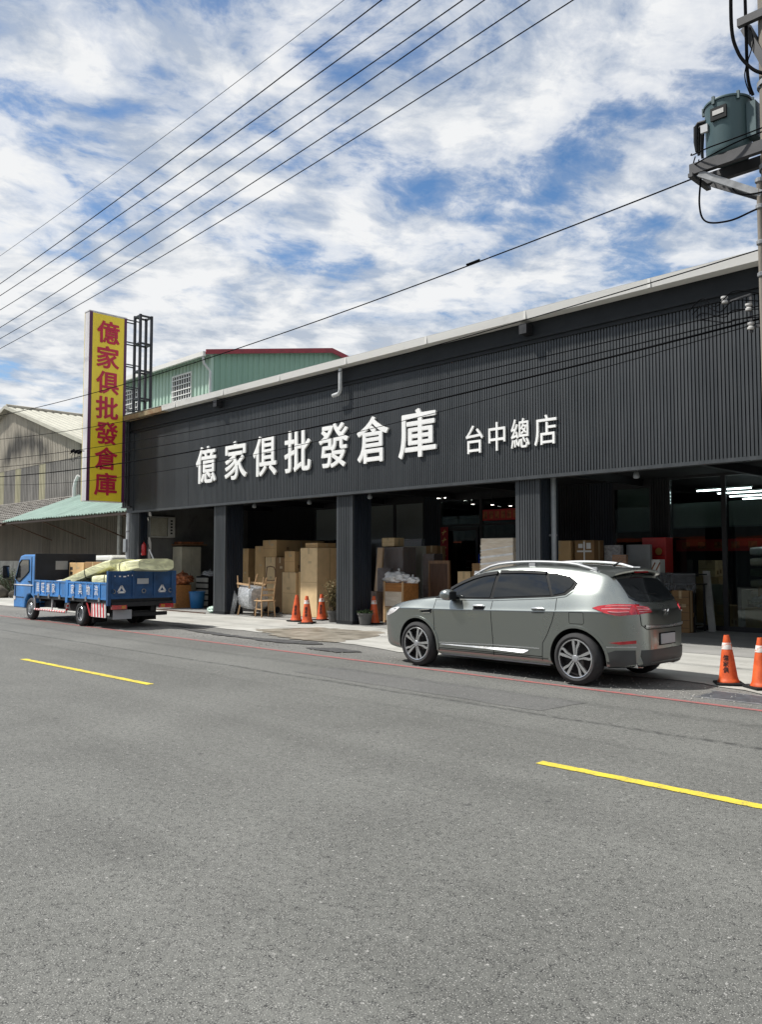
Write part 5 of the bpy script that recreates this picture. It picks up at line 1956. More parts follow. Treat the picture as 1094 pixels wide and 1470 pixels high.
carton('small_carton', 'small square carton lying on the slim brown carton by the second column', -17.68, -17.28, 15.9, 16.4, 1.925, 2.15, 'cardboard_dark', group=G2)
carton('small_carton', 'flat carton on top of the tallest pale carton', -18.5, -17.95, 15.2, 15.9, 1.985, 2.12, 'cardboard', group=G2)
carton('tall_carton', 'dark brown carton behind the tallest pale carton', -18.55, -17.75, 16.5, 17.1, .02, 2.2, 'cardboard_dark', group=G2)
# hand truck
t = thing('hand_truck', 'tall brown metal hand truck standing against the cartons', 'hand truck', (-20.52, 15.45, .014), R(6))
for sx_ in (-.20, .20):
    MB().tube([(sx_, 0, .12), (sx_, .05, 1.05), (sx_ * .98, .06, 1.30), (sx_ * .75, .04, 1.40), (0, .03, 1.43)], .017, 8).build('rail', 'wood_brown', t, True)
for zb in (.35, .68, 1.0):
    MB().tube([(-.2, .02 + zb * .03, zb), (.2, .02 + zb * .03, zb)], .013, 8).build('crossbar', 'wood_brown', t)
MB().box(-.22, .22, -.26, .01, .02, .04).build('toe_plate', 'wood_brown', t)
for sx_ in (-.25, .25):
    MB().lathe([(.001, -.02), (.09, -.025), (.105, 0), (.09, .025), (.001, .02)], 16, (sx_, .10, .105), 'x').build('wheel', 'rubber', t, True)
# upturned wrapped armchair with light wood legs
t = thing('wrapped_armchair', 'light wood armchair lying on its back wrapped in clear film beside the first column', 'chair', (-19.95, 14.45, .014), R(-6))
sm_ = MB()
secs = [(-.46, .30, .82, .26), (-.40, .22, .90, .30), (0, .18, .88, .33), (.28, .18, .86, .33), (.34, .24, .80, .28)]
for x_, z0, z1, hy_ in secs:
    for k in range(12):
        a = 2 * math.pi * k / 12
        cx_, cz_ = math.cos(a), math.sin(a)
        sm_.v.append((x_, math.copysign(abs(cx_) ** .5, cx_) * hy_, (z0 + z1) / 2 + math.copysign(abs(cz_) ** .55, cz_) * (z1 - z0) / 2))
for i in range(len(secs) - 1):
    for k in range(12):
        p, q = i * 12 + k, i * 12 + (k + 1) % 12
        sm_.f.append((p, q, q + 12, p + 12))
sm_.f += [tuple(range(12))[::-1], tuple((len(secs) - 1) * 12 + k for k in range(12))]
o = sm_.build('cushion', 'grey_panel', t, True)
o.data.materials[0] = MATS['film']
o2 = MB()
o2.v, o2.f = [(x_ * .9, y_ * .9, .55 + (z_ - .55) * .9) for x_, y_, z_ in sm_.v], sm_.f
o2.build('seat', 'grey_panel', t, True)
for (a, b, nm) in (((-.44, -.27, .0), (-.34, -.26, .30), 'leg'), ((-.44, .27, 0), (-.34, .26, .30), 'leg'), ((-.48, -.24, .80), (-.54, -.24, 1.16), 'leg'), ((-.30, .2, .88), (-.18, .22, 1.2), 'leg'),
                   ((.22, -.27, .80), (.22, -.28, 1.12), 'leg'), ((.22, .22, .86), (.34, .24, 1.10), 'leg')):
    MB().tube([a, b], [.026, .020], 8).build(nm, 'wood_light', t)
MB().bar((-.5, -.27, .93), (.22, -.28, .90), .035, .05).build('rail', 'wood_light', t)
MB().bar((-.5, .2, .95), (.3, .23, .92), .035, .05).build('rail', 'wood_light', t)
fm = MB()                                    # trailing scraps of film
for k in range(5):
    x_ = -.62 + k * .05
    fm.add([(x_, -.30, .75 - k * .04), (x_ + .10, -.34, .5), (x_ + .02, -.42, .02), (x_ - .12, -.36, .03), (x_ - .05, -.33, .45)], [(0, 1, 2, 3, 4)])
fm.build('loose_film', 'film_thin', t, fix=False)
t = thing('wooden_chair', 'light wood chair frame standing upright right of the wrapped armchair', 'chair', (-19.28, 14.35, .014), R(-10))
for (a, b) in (((-.20, -.20, 0), (-.10, -.18, .52)), ((.22, -.20, 0), (.16, -.18, .46)), ((-.20, .22, 0), (-.16, .2, .46)), ((.22, .22, 0), (.18, .20, .46))):
    MB().tube([a, b], [.017, .023], 8).build('leg', 'wood_light', t)
for s_ in (-.19, .2):
    MB().tube([(.14, s_, .44), (.20, s_, .70), (.30, s_, 1.12)], [.022, .022, .016], 8).build('back_post', 'wood_light', t)
MB().box(-.24, .24, -.22, .24, .44, .47).build('seat', 'wood_light', t, bevel=.01)
for zb in (.62, .78, .98):
    MB().bar((.17 + (zb - .6) * .25, -.19, zb), (.17 + (zb - .6) * .25, .2, zb), .018, .06).build('back_slat', 'wood_light', t)
MB().bar((-.16, -.19, .22), (.19, -.19, .22), .016, .025).bar((-.18, .21, .22), (.2, .21, .22), .016, .025).build('stretcher', 'wood_light', t)

# --- bay three
G3 = 'goods stacked in the third bay'
t = thing('leaning_board', 'tan plank leaning right behind the second column', 'board', (-15.98, 15.55, .014), 0, G3)
MB().add([(-.12, 0, 0), (.12, 0, 0), (.12, .05, 0), (-.12, .05, 0), (-.14, .25, 1.95), (.06, .25, 1.95), (.06, .30, 1.95), (-.14, .30, 1.95)],
         [(0, 3, 2, 1), (4, 5, 6, 7), (0, 1, 5, 4), (1, 2, 6, 5), (2, 3, 7, 6), (3, 0, 4, 7)]).build('board', 'wood_light', t)


def wrapped(label, x0, x1, y0, y1, z1, core, z0=.016, name='wrapped_furniture', group=G3, shelf=0, cat='furniture', skin='film_thin'):
    """furniture carcass inside packing film"""
    t = thing(name, label, cat, ((x0 + x1) / 2, (y0 + y1) / 2, z0), 0, group)
    hx_, hy_, h = (x1 - x0) / 2, (y1 - y0) / 2, z1 - z0
    if shelf:
        m2 = MB().box(-hx_, -hx_ + .03, -hy_, hy_, 0, h).box(hx_ - .03, hx_, -hy_, hy_, 0, h).box(-hx_ + .03, hx_ - .03, hy_ - .02, hy_, 0, h)
        m2.build('carcass', core, t)
        for k in range(shelf + 1):
            zz_ = k * (h - .03) / shelf
            MB().box(-hx_ + .031, hx_ - .031, -hy_, hy_ - .021, zz_, zz_ + .03).build('shelf', core, t)
    else:
        MB().box(-hx_, hx_, -hy_, hy_, 0, h).build('carcass', core, t, bevel=.01)
        MB().box(-hx_ * .97, hx_ * .97, -hy_ - .012, -hy_ - .001, h * .52, h * .97).build('front_panel', core, t, bevel=.006)
        MB().box(-hx_ * .97, hx_ * .97, -hy_ - .012, -hy_ - .001, h * .03, h * .50).build('front_panel', core, t, bevel=.006)
    if skin:
        sk = MB()
        nx, nz = 6, 10
        for i in range(nx + 1):
            for j in range(nz + 1):
                x_ = -hx_ - .02 + (2 * hx_ + .04) * i / nx
                z_ = h * j / nz
                sk.v.append((x_, -hy_ - .025 + random.uniform(-.008, .008), z_))
        for i in range(nx):
            for j in range(nz):
                a = i * (nz + 1) + j
                sk.f.append((a, a + nz + 1, a + nz + 2, a + 1))
        o0 = len(sk.v)
        for i in range(5):
            for j in range(nz + 1):
                sk.v.append((hx_ + .02 + random.uniform(-.006, .006), -hy_ - .02 + (2 * hy_ + .02) * i / 4, h * j / nz))
        for i in range(4):
            for j in range(nz):
                a = o0 + i * (nz + 1) + j
                sk.f.append((a, a + nz + 1, a + nz + 2, a + 1))
        sk.build('packing_film', skin, t, True, fix=False)
    return t


wrapped('dark brown cabinet wrapped in film right of the second column', -16.35, -15.35, 16.0, 16.5, 1.98, 'wood_dark')
carton('small_carton', 'small pale carton on top of the dark wrapped cabinet', -16.22, -15.75, 16.05, 16.45, 2.0, 2.24, 'cardboard_pale', group=G3)
wrapped('upright dark panel in film in front of the wrapped cabinet', -15.95, -15.45, 15.62, 15.72, 1.42, 'wood_dark', cat='panel', name='flat_pack')
wrapped('tall grey panel standing behind the dark wrapped cabinet', -16.9, -16.0, 17.45, 17.55, 2.24, 'grey_panel', cat='panel', name='flat_pack')
wrapped('shiny pale panel wrapped in film behind the white bags', -16.25, -15.40, 16.95, 17.08, 2.02, 'cream_metal', cat='panel', name='flat_pack')
carton('tall_carton', 'tall thin brown carton right of the shiny pale panel', -15.30, -14.90, 16.85, 17.2, .016, 2.02, 'cardboard_dark', group=G3)
# headboard made of slats
t = thing('slatted_headboard', 'dark brown slatted headboard standing behind the car bonnet', 'headboard', (-14.25, 16.2, .016), 0, G3)
MB().box(-.36, -.31, -.03, .03, 0, 1.60).build('post', 'wood_brown', t)
MB().box(.31, .36, -.03, .03, 0, 1.60).build('post', 'wood_brown', t)
MB().box(-.31, .31, -.028, .028, 1.52, 1.60).build('rail', 'wood_brown', t)
for k in range(12):
    a = -.305 + k * .051
    MB().box(a, a + .043, -.018, .018, .25, 1.519).build('slat', 'wood_dark', t)
# cabinet with bags
t = thing('wooden_cabinet', 'orange wood cabinet in pale wrapping under the white bags', 'cabinet', (-15.0, 15.55, .016), 0, G3)
MB().box(-.36, .36, -.28, .28, 0, 1.02).build('carcass', 'wood_orange', t, bevel=.008)
MB().box(-.362, -.30, -.30, -.281, 0, 1.06).build('stile', 'wood_light', t)
MB().box(.30, .362, -.30, -.281, 0, 1.06).build('stile', 'wood_light', t)
MB().box(-.30, .30, -.296, -.282, .42, .80).build('wrapping', 'bundle_wrap', t)
MB().box(-.30, .30, -.296, -.282, .05, .40).build('drawer', 'cardboard_pale', t)


def crumpled(label, loc, rx, ry_, rz_, mat, seed, name='plastic_bag', cat='bag', group=None):
    t = thing(name, label, cat, loc, 0, group)
    bm = bmesh.new()
    bmesh.ops.create_icosphere(bm, subdivisions=4, radius=1.0)
    rnd_ = random.Random(seed)
    dirs = [(Vector((rnd_.gauss(0, 1), rnd_.gauss(0, 1), rnd_.gauss(0, 1))).normalized(), rnd_.uniform(3, 9), rnd_.uniform(0, 6)) for _ in range(9)]
    for v in bm.verts:
        d = v.co.normalized()
        f = 1 + sum(.055 * math.sin(fr * d.dot(ax) * 2 + ph) for ax, fr, ph in dirs)
        z_ = d.z * f
        v.co = Vector((d.x * f * rx, d.y * f * ry_, max(0.0, (z_ * .5 + .45)) * rz_ * 2))
    me = bpy.data.meshes.new('crumpled_skin')
    bm.to_mesh(me)
    bm.free()
    me.materials.append(MATS[mat])
    shade(me, 60)
    o = link('crumpled_skin', me, t)
    kn = MB().tube([(rx * .2, 0, rz_ * 1.7), (rx * .35, -.02, rz_ * 2.05), (rx * .2, .02, rz_ * 2.3)], [.03, .012, .03], 8)
    kn.build('knot', mat, t, True)
    return t


crumpled('bulky white plastic bag on the wooden cabinet', (-15.12, 15.5, 1.025), .34, .24, .16, 'white_bag', 3)
crumpled('small white plastic bag at the right end of the cabinet top', (-14.72, 15.62, 1.025), .26, .18, .09, 'white_bag', 5)
crumpled('grey rag lying on the ground in front of the wooden cabinet', (-14.45, 14.95, .014), .24, .16, .09, 'bundle_wrap', 9, 'cloth_heap', 'rag')
carton('small_carton', 'beige carton on the floor right of the slatted headboard', -13.72, -13.30, 16.3, 16.7, .016, 1.34, 'cardboard_pale', group=G3)
t = thing('striped_bundle', 'tall bundle in pale cream stretch wrap standing behind the car roof', 'bundle', (-11.78, 15.6, .016), 0, G3)
MB().box(-.47, .47, -.2, .2, 0, 2.12).build('packing', 'bundle_wrap', t, bevel=.02)
rnd = random.Random(2)
for k in range(24):                          # overlapping bands of stretch film
    z0 = .05 + k * .085 + rnd.uniform(-.02, .02)
    dz = rnd.uniform(.02, .14)
    if z0 + dz > 2.08:
        continue
    MB().bar((-.472, -.203 - (k % 3) * .002, z0), (.472, -.203 - (k % 3) * .002, z0 + dz), .006, rnd.uniform(.02, .05), up=(0, 0, 1)).build('wrap_band', 'white_bag' if k % 2 else 'bundle_wrap', t)
t = thing('drinks_cooler', 'blue lit drinks cooler glowing inside the dark doorway', 'cooler', (-16.2, 20.4, .016))
MB().box(-.45, .45, -.25, .25, 0, 1.95).build('cabinet', 'dark_inner', t)
MB().box(0.0, .43, -.262, -.251, 1.32, 1.80).build('panel', 'blue_screen', t)
MB().box(-.40, -.02, -.262, -.251, 1.32, 1.80).build('panel', 'red_cloth', t)
MB().box(-.40, .43, -.268, -.263, 1.38, 1.40).box(-.40, .43, -.268, -.263, 1.58, 1.60).build('shelf_edge', 'white_metal', t)

wrapped('low brown chest in film in front of the wrapped cabinet near the second column', -16.15, -15.60, 15.25, 15.6, .80, 'wood_brown')
wrapped('narrow dark cabinet in film between shiny pale panel and slatted headboard', -15.05, -14.65, 16.45, 16.8, 1.80, 'wood_dark')
wrapped('low dark sideboard in film behind the beige carton', -13.9, -12.9, 17.2, 17.7, 1.10, 'wood_dark')
carton('stacked_carton', 'flat tan carton on the low dark sideboard near the glass door', -13.7, -13.1, 17.25, 17.6, 1.12, 1.42, 'cardboard', group=G3)
carton('stacked_carton', 'brown carton left of the striped bundle, behind the car roof', -13.0, -12.45, 16.0, 16.5, .016, 1.55, 'cardboard_dark', group=G3)
# --- bay four
G4 = 'goods stacked in the fourth bay'
carton('stacked_carton', 'plain tan carton above the car roof, right of the downpipe', -11.70, -11.06, 17.4, 17.9, .016, 2.10, 'cardboard', group=G4)
t = carton('stacked_carton', 'brown carton with white crossed tape above the car roof', -10.95, -10.42, 17.4, 17.85, .016, 2.10, 'cardboard_dark', group=G4)
MB().box(-.20, .20, -.230, -.2265, 1.80, 1.84).box(-.02, .02, -.231, -.2275, 1.55, 2.05).box(-.16, -.04, -.231, -.2275, 1.90, 2.0).box(.06, .18, -.231, -.2275, 1.88, 2.02).build('white_tape', 'tape_white', t)
wrapped('brown panel in crinkled film between the taped carton and grey panel', -10.35, -9.95, 17.8, 17.9, 1.98, 'wood_brown', cat='panel', name='flat_pack', group=G4, skin='film')
wrapped('short orange brown board in film leaning before the grey panel', -9.98, -9.62, 17.45, 17.55, 1.75, 'wood_orange', cat='panel', name='flat_pack', group=G4)
wrapped('flat grey panel standing left of the red cabinet', -9.92, -9.30, 18.0, 18.1, 1.99, 'grey_panel', cat='panel', name='flat_pack', group=G4, skin=None)
t = thing('red_cabinet', 'red lacquered box with round gold emblem by the shop glass', 'cabinet', (-9.40, 18.55, 1.33), 0, G4)
MB().box(-.30, .30, -.18, .18, 0, .83).build('body', 'red_lacquer', t, bevel=.01)
MB().lathe([(.001, -.187), (.085, -.187), (.085, -.181)], 24, (.12, 0, .50), 'y').build('emblem', 'gold', t)
MB().box(-.29, .29, -.186, -.181, .405, .415).build('seam', 'ink', t)
t = carton('patterned_box', 'white box with dark ornament in front of the red cabinet', -9.60, -9.10, 18.05, 18.32, 1.33, 1.64, 'tape_white', group=G4, flaps=False)
for k in range(4):
    MB().bar((-.20 + k * .12, -.137, .06), (-.10 + k * .12, -.137, .24), .03, .004, up=(0, 1, 0)).build('ornament', 'brown_pile', t)
# display plinth that carries them: stacked glass tables wrapped in film
t = thing('glass_tables', 'stack of dark glass tables wrapped in film behind the car tail', 'table', (-8.95, 18.3, .016), 0, G4)
for zb in (1.27, 1.05):
    MB().box(-.72, .72, -.33, .30, zb, zb + .03).build('glass_top', 'window_dark', t, bevel=.004)
for lx in (-.66, -.22, .22, .66):
    for ly in (-.28, .25):
        MB().box(lx - .02, lx + .02, ly - .02, ly + .02, 0.0, 1.05).build('leg', 'black_steel', t)
MB().box(-.70, .70, -.27, .24, .10, .13).build('shelf', 'window_dark', t)
sk = MB()
for i in range(13):
    for j in range(5):
        sk.v.append((-.74 + i * .123, -.345 + random.uniform(-.01, .01), .88 + j * .11))
for i in range(12):
    for j in range(4):
        a = i * 5 + j
        sk.f.append((a, a + 5, a + 6, a + 1))
sk.build('packing_film', 'film_thin', t, True, fix=False)
for k, (x0, x1, z1, m_, lab) in enumerate(((-9.15, -8.72, .93, 'cardboard_dark', 'dark carton under the glass tables behind the car tail'), (-8.68, -8.28, .95, 'cardboard_dark', 'dark carton under the glass tables next to the leaning white plank'))):
    t = carton('stacked_carton', lab, x0, x1, 17.75, 17.95, .016, z1, m_, group=G4)
    for j in range(5):
        MB().box(-(x1 - x0) / 2 + .01, (x1 - x0) / 2 - .01, -.104, -.1015, .1 + j * .17, .104 + j * .17 + .004).build('strap', 'ink', t)
t = thing('leaning_plank', 'pale grey foam plank leaning against the shop glass', 'plank', (-8.10, 18.48, .016), 0, G4)
MB().add([(-.075, 0, 0), (.075, 0, 0), (.075, .06, 0), (-.075, .06, 0), (-.31, .28, 1.36), (-.16, .28, 1.36), (-.16, .34, 1.36), (-.31, .34, 1.36)],
         [(0, 3, 2, 1), (4, 5, 6, 7), (0, 1, 5, 4), (1, 2, 6, 5), (2, 3, 7, 6), (3, 0, 4, 7)]).build('plank', 'plaster_pale', t)
# goods behind the glass
GI = 'goods behind the shop glass'
carton('indoor_carton', 'tan carton on the floor just behind the glass at the leaning plank', -8.75, -8.12, 19.5, 20.0, .016, .56, 'cardboard', group=GI)
carton('indoor_carton', 'wide tan carton on the floor behind the right hand glass pane', -7.80, -7.0, 19.6, 20.1, .016, .52, 'cardboard', group=GI)
crumpled('film wrapped grey bundle on the carton behind the right hand glass', (-7.45, 19.85, .53), .30, .2, .14, 'film', 21, 'film_bundle', 'bundle')
wrapped('pale framed mirror in film standing on the tan carton behind glass', -8.7, -8.22, 19.7, 19.78, 1.05, 'cream_metal', z0=.565, cat='mirror', name='wrapped_mirror', group=GI)
for k in range(5):
    mattress('stacked_mattress', ['lowest mattress', 'second mattress from below', 'middle mattress', 'second mattress from above', 'topmost mattress'][k] + ' of the pale stack behind the right hand glass', (-8.0, 21.0, .80 + k * .26), (-6.2, 21.0, .80 + k * .26), 1.2, .22, ['bundle_wrap', 'cream_metal', 'leaf_green', 'bundle_wrap', 'white_bag'][k], bow=0)
carton('indoor_carton', 'brown carton stacked on the wide tan carton behind the right pane', -7.75, -7.1, 20.25, 20.6, .016, .95, 'cardboard', group=GI)
carton('indoor_carton', 'upright tan carton far inside the shop left of the centre mullion', -9.6, -9.0, 21.0, 21.6, .016, 1.2, 'cardboard', group=GI)
carton('indoor_carton', 'pale carton on top of the upright tan carton inside the shop', -9.55, -9.1, 21.05, 21.5, 1.21, 1.62, 'cardboard_pale', group=GI)
wrapped('low pale sofa block in film inside the shop behind the leaning plank', -9.0, -7.9, 22.4, 23.2, .85, 'cream_metal', group=GI)
t = thing('bed_platform', 'low dark platform carrying the mattress stack behind the glass', 'platform', (-7.1, 21.0, .016), 0)
MB().box(-.95, .95, -.62, .62, .10, .66).build('deck', 'wood_dark', t, bevel=.01)
for lx in (-.85, .85):
    for ly in (-.5, .5):
        MB().box(lx - .04, lx + .04, ly - .04, ly + .04, 0, .099).build('leg', 'black_steel', t)
t = thing('orange_shelf_banner', 'long orange red banner across the dim shop behind the glass', 'banner', (-9.4, 24.5, 1.90))
MB().box(-2.4, 2.4, -.01, .01, 0, .36).build('cloth', 'red_cloth', t)
for k in range(9):
    MB().box(-2.2 + k * .5, -1.95 + k * .5, -.016, -.011, .08, .28).build('panel', 'brown_pile', t)

# --- bay one, along the left side wall (X = -26.5)
t = thing('window_air_conditioner', 'cream window air conditioner mounted high on the left inner wall', 'air conditioner', (-26.42, 15.10, 2.44))
MB().box(-.2, .10, -.50, .50, 0, .74).build('case', 'ac_cream', t, bevel=.015)
MB().box(.101, .104, -.48, .20, .04, .70).build('grille_back', 'ink', t)
for k in range(14):
    MB().box(.105, .116, -.46 + k * .046, -.435 + k * .046, .05, .69).build('louvre', 'cream_metal', t)
pn = MB().box(.101, .109, .22, .47, .05, .69).build('control_panel', 'ac_cream', t)
for k in range(5):
    MB().box(.110, .118, .30, .38, .12 + k * .11, .18 + k * .11).build('control_slot', 'ink', pn)
t = thing('shelf_board', 'brown wooden shelf board on the left inner wall below the air conditioner', 'shelf', (-26.15, 16.05, 2.16))
MB().box(-.33, .25, -.50, .62, 0, .05).build('board', 'wood_brown', t)
MB().box(-.30, .20, -.40, .5, .051, .13).build('clutter', 'brown_pile', t)
t = thing('metal_cabinet', 'tall cream metal cabinet against the left inner wall', 'cabinet', (-26.10, 15.95, .016))
MB().box(-.30, .30, -.40, .40, 0, 2.10).build('carcass', 'cream_metal', t, bevel=.01)
MB().box(.301, .312, -.39, -.005, .05, 2.05).build('door', 'cream_metal', t)
MB().box(.301, .312, .005, .39, .05, 2.05).build('door', 'cream_metal', t)
MB().box(.313, .33, -.06, -.03, 1.0, 1.15).build('handle', 'silver', t)
t = thing('wooden_chest', 'reddish brown wooden chest on the floor behind the truck tail', 'chest', (-25.25, 15.05, .016))
MB().box(-.45, .45, -.30, .30, 0, .78).build('carcass', 'wood_orange', t, bevel=.01)
for k in range(3):
    d_ = MB().box(-.42, .42, -.315, -.301, .05 + k * .24, .26 + k * .24).build('drawer', 'wood_orange', t, bevel=.004)
    MB().box(.30, .36, -.33, -.316, .13 + k * .24, .17 + k * .24).build('knob', 'silver', d_)
crumpled('heap of orange brown cloth and boxes on the wooden chest', (-25.2, 15.15, .80), .62, .36, .20, 'brown_pile', 12, 'cloth_heap', 'heap')
carton('small_carton', 'small white carton on the heap beside the truck tailgate', -25.75, -25.35, 14.85, 15.1, 1.0, 1.20, 'tape_white', group='things in the first bay')
t = thing('blue_bin', 'bright blue round plastic bin on the floor of the first bay', 'bin', (-24.35, 15.30, .016))
MB().lathe([(.001, .01), (.20, .0), (.215, .02), (.262, .52), (.278, .53), (.280, .56), (.262, .565), (.25, .52), (.20, .03), (.001, .03)], 30).build('bucket', 'bin_blue', t, True)
MB().lathe([(.001, .45), (.245, .44)], 18).build('rubbish', 'soil', t)
t = thing('drawer_unit', 'grey plastic drawer unit with dark gaps left of the first column', 'drawers', (-25.2, 16.30, .016))
MB().box(-.40, .40, -.26, .26, 0, 1.05).build('carcass', 'black_plastic', t)
for k in range(5):
    MB().box(-.38, .38, -.285, -.261, .03 + k * .205, .18 + k * .205).build('drawer', 'ac_cream', t, bevel=.006)
crumpled('small grey clutter heap on the drawer unit', (-25.2, 16.30, 1.07), .30, .2, .10, 'film', 31, 'clutter_heap', 'heap')
t = thing('hanging_sheet', 'white plastic sheet hanging at the left edge of the first column', 'sheet', (-21.62, 14.5, .6))
mb = MB()
for i in range(7):
    for j in range(9):
        mb.v.append((-.10 + i * .025 - (.05 if j > 7 and i < 3 else 0) + .02 * math.sin(j * 1.2), -.05 + .045 * math.sin(i * 1.6 + j * .3), j * .14 + (0.0 if i < 5 else .02)))
for i in range(6):
    for j in range(8):
        a = i * 9 + j
        mb.f.append((a, a + 9, a + 10, a + 1))
mb.build('sheet', 'white_bag', t, True, fix=False)
crumpled('pale green plastic bag on the floor at the first column', (-21.75, 14.25, .014), .22, .15, .11, 'green_bag', 41)
t = thing('door_track', 'dark steel floor track across the mouth of the first bay', 'track', (-23.8, 13.92, .012))
MB().box(-2.3, 2.1, -.03, .03, 0, .03).build('rail', 'wood_dark', t)
MB().lathe([(.001, 0), (.05, 0), (.05, .07), (.001, .07)], 10, (-.9, 0, .031)).build('stop', 'black_steel', t)
t = thing('fire_extinguisher', 'red fire extinguisher hung on the left corner column', 'extinguisher', (-26.0, 14.20, 1.80))
MB().lathe([(.001, 0), (.075, 0), (.08, .02), (.08, .34), (.05, .40), (.02, .42), (.02, .46), (.001, .46)], 18).build('cylinder', 'red_lacquer', t, True)
MB().bar((0, 0, .46), (-.10, 0, .50), .02, .02).build('handle', 'black_plastic', t)
MB().box(-.18, -.06, -.02, .05, .02, .08).build('bracket', 'white_metal', t)
t = thing('white_tube', 'white plastic tube leaning diagonally above the truck tailgate', 'tube', (-25.1, 14.3, .02))
MB().tube([(0, .45, .0), (-.20, .1, 1.2), (-.52, -.1, 1.98)], .025, 8).build('tube', 'white_metal', t, True)

# ================================================================== scrub and rocks at the far left
t = thing('scrub_bush', 'dark dry scrub bush at the left edge behind the truck cab', 'bush', (-39.6, 14.6, 0.0))
st_, lf = MB(), MB()
rnd = random.Random(5)
for k in range(60):
    a, ln = rnd.uniform(0, 6.28), rnd.uniform(.5, 1.35)
    p0 = Vector((rnd.uniform(-1.6, 1.6), rnd.uniform(-.5, .5), 0))
    p1 = p0 + Vector((math.cos(a) * .35, math.sin(a) * .35, ln))
    st_.tube([p0, p0.lerp(p1, .5) + Vector((.05, 0, .05)), p1], [.02, .013, .004], 5)
    for j in range(60):
        p = p0.lerp(p1, rnd.uniform(.15, 1)) + Vector((rnd.gauss(0, .13), rnd.gauss(0, .13), rnd.gauss(0, .08)))
        leaf(lf, p, Vector((rnd.uniform(-1, 1), rnd.uniform(-1, 1), rnd.uniform(-.5, .8))), rnd.uniform(.05, .12), rnd.uniform(.03, .06))
st_.build('stems', 'bark', t)
lf.build('foliage', 'leaf_green', t, fix=False)
for k, (x_, y_, r_, lab) in enumerate(((-37.6, 13.6, .42, 'largest dark brown rock at the left edge by the truck cab'), (-38.6, 13.3, .30, 'small rounded rock at the far left edge beside the scrub'), (-36.9, 14.2, .34, 'dark rock half hidden by the truck cab'))):
    t = thing('rock', lab, 'rock', (x_, y_, 0), 0, 'rocks by the left edge')
    bm = bmesh.new()
    bmesh.ops.create_icosphere(bm, subdivisions=3, radius=r_)
    rr = random.Random(k + 50)
    ax = [(Vector((rr.gauss(0, 1), rr.gauss(0, 1), rr.gauss(0, 1))).normalized(), rr.uniform(2, 6), rr.uniform(0, 6)) for _ in range(6)]
    for v in bm.verts:
        d = v.co.normalized()
        v.co *= 1 + sum(.07 * math.sin(f * d.dot(a) + p) for a, f, p in ax)
        v.co.z = max(0, v.co.z * .8 + r_ * .45)
    me = bpy.data.meshes.new('stone')
    bm.to_mesh(me)
    bm.free()
    me.materials.append(MATS['rock'])
    link('stone', me, t)

# ================================================================== utility pole at the right edge
PX, PY = -3.64, 10.42
pole = thing('utility_pole', 'round concrete utility pole at the right edge carrying a transformer', 'pole', (PX, PY, 0))
MB().lathe([(.19, 0), (.175, 3), (.160, 6.5), (.140, 10), (.125, 12.2), (.001, 12.2)], 24).build('shaft', 'concrete_pole', pole, True)
MB().box(-.06, .06, -1.55, 1.45, 10.85, 10.97).build('crossarm', 'galvanised', pole)
for yo in (8.94, 9.39, 9.85, 10.36, 10.62, 11.16, 11.68):
    MB().lathe([(.02, 10.971), (.05, 10.99), (.035, 11.02), (.05, 11.05), (.03, 11.09), (.001, 11.09)], 12, (0, yo - PY, 0)).build('insulator', 'porcelain', pole, True)
MB().bar((-.30, -.02, 8.35), (.05, -.14, 7.55), .09, .10).build('cable_guard', 'dark_bracket', pole)
MB().box(-.34, .34, -.20, -.13, 8.30, 8.40).build('crossarm', 'dark_bracket', pole)
for zb in (6.45, 7.5, 5.2, 4.6, 3.9):
    MB().lathe([(.172, -.03), (.182, -.03), (.182, .03), (.172, .03)], 24, (0, 0, zb)).build('clamp_band', 'galvanised', pole)
MB().tube([(-.15, -.12, 0.02), (-.15, -.12, 6.30)], .035, 10).build('conduit', 'concrete_pole', pole, True)
for zb in (6.28, 5.95, 5.5, 5.1):
    MB().lathe([(.040, -.03), (.052, -.02), (.052, .02), (.040, .03)], 12, (-.15, -.12, zb)).build('conduit_joint', 'galvanised', pole)
# bracket that carries the transformer
MB().bar((-.98, -.20, 6.66), (-.02, -.20, 6.66), .08, .14).build('bracket_beam', 'dark_bracket', pole)
MB().bar((-.98, .20, 6.66), (-.02, .20, 6.66), .08, .14).build('bracket_beam', 'dark_bracket', pole)
MB().bar((-.86, -.20, 6.58), (-.12, -.12, 6.10), .06, .08).build('brace', 'galvanised', pole)
MB().bar((-.86, .20, 6.58), (-.12, .12, 6.10), .06, .08).build('brace', 'dark_bracket', pole)
MB().bar((-.95, -.28, 6.57), (-.95, .28, 6.57), .06, .05).build('bracket_tie', 'dark_bracket', pole)
# transformer
tf = thing('transformer', 'grey green cylindrical transformer on the pole bracket', 'transformer', (PX - .56, PY, 6.735))
MB().lathe([(.001, 0), (.245, 0), (.26, .02), (.272, .06), (.280, .66), (.284, .68)], 40).build('tank', 'transformer_green', tf, True)
MB().lathe([(.296, .681), (.300, .692), (.296, .71), (.22, .73), (.001, .755)], 40).build('lid', 'transformer_green', tf, True)
for k in range(6):
    a = k * math.pi / 3 + .3
    MB().bar((.29 * math.cos(a), .29 * math.sin(a), .64), (.29 * math.cos(a), .29 * math.sin(a), .74), .035, .035).build('lid_clamp', 'transformer_green', tf)
MB().lathe([(.04, .75), (.06, .77), (.04, .79), (.06, .81), (.04, .83), (.02, .85), (.001, .85)], 14, (.05, .05, 0)).build('bushing', 'porcelain', tf, True)
pa = math.radians(-105)
MB().box(-.10, .10, -.305, -.272, .42, .58).build('name_plate_frame', 'black_plastic', tf)
MB().box(-.07, .07, -.312, -.306, .48, .54).build('name_plate', 'porcelain', tf)
MB().box(-.25, -.16, -.26, -.22, .34, .44).build('rating_plate', 'plate_white', tf)
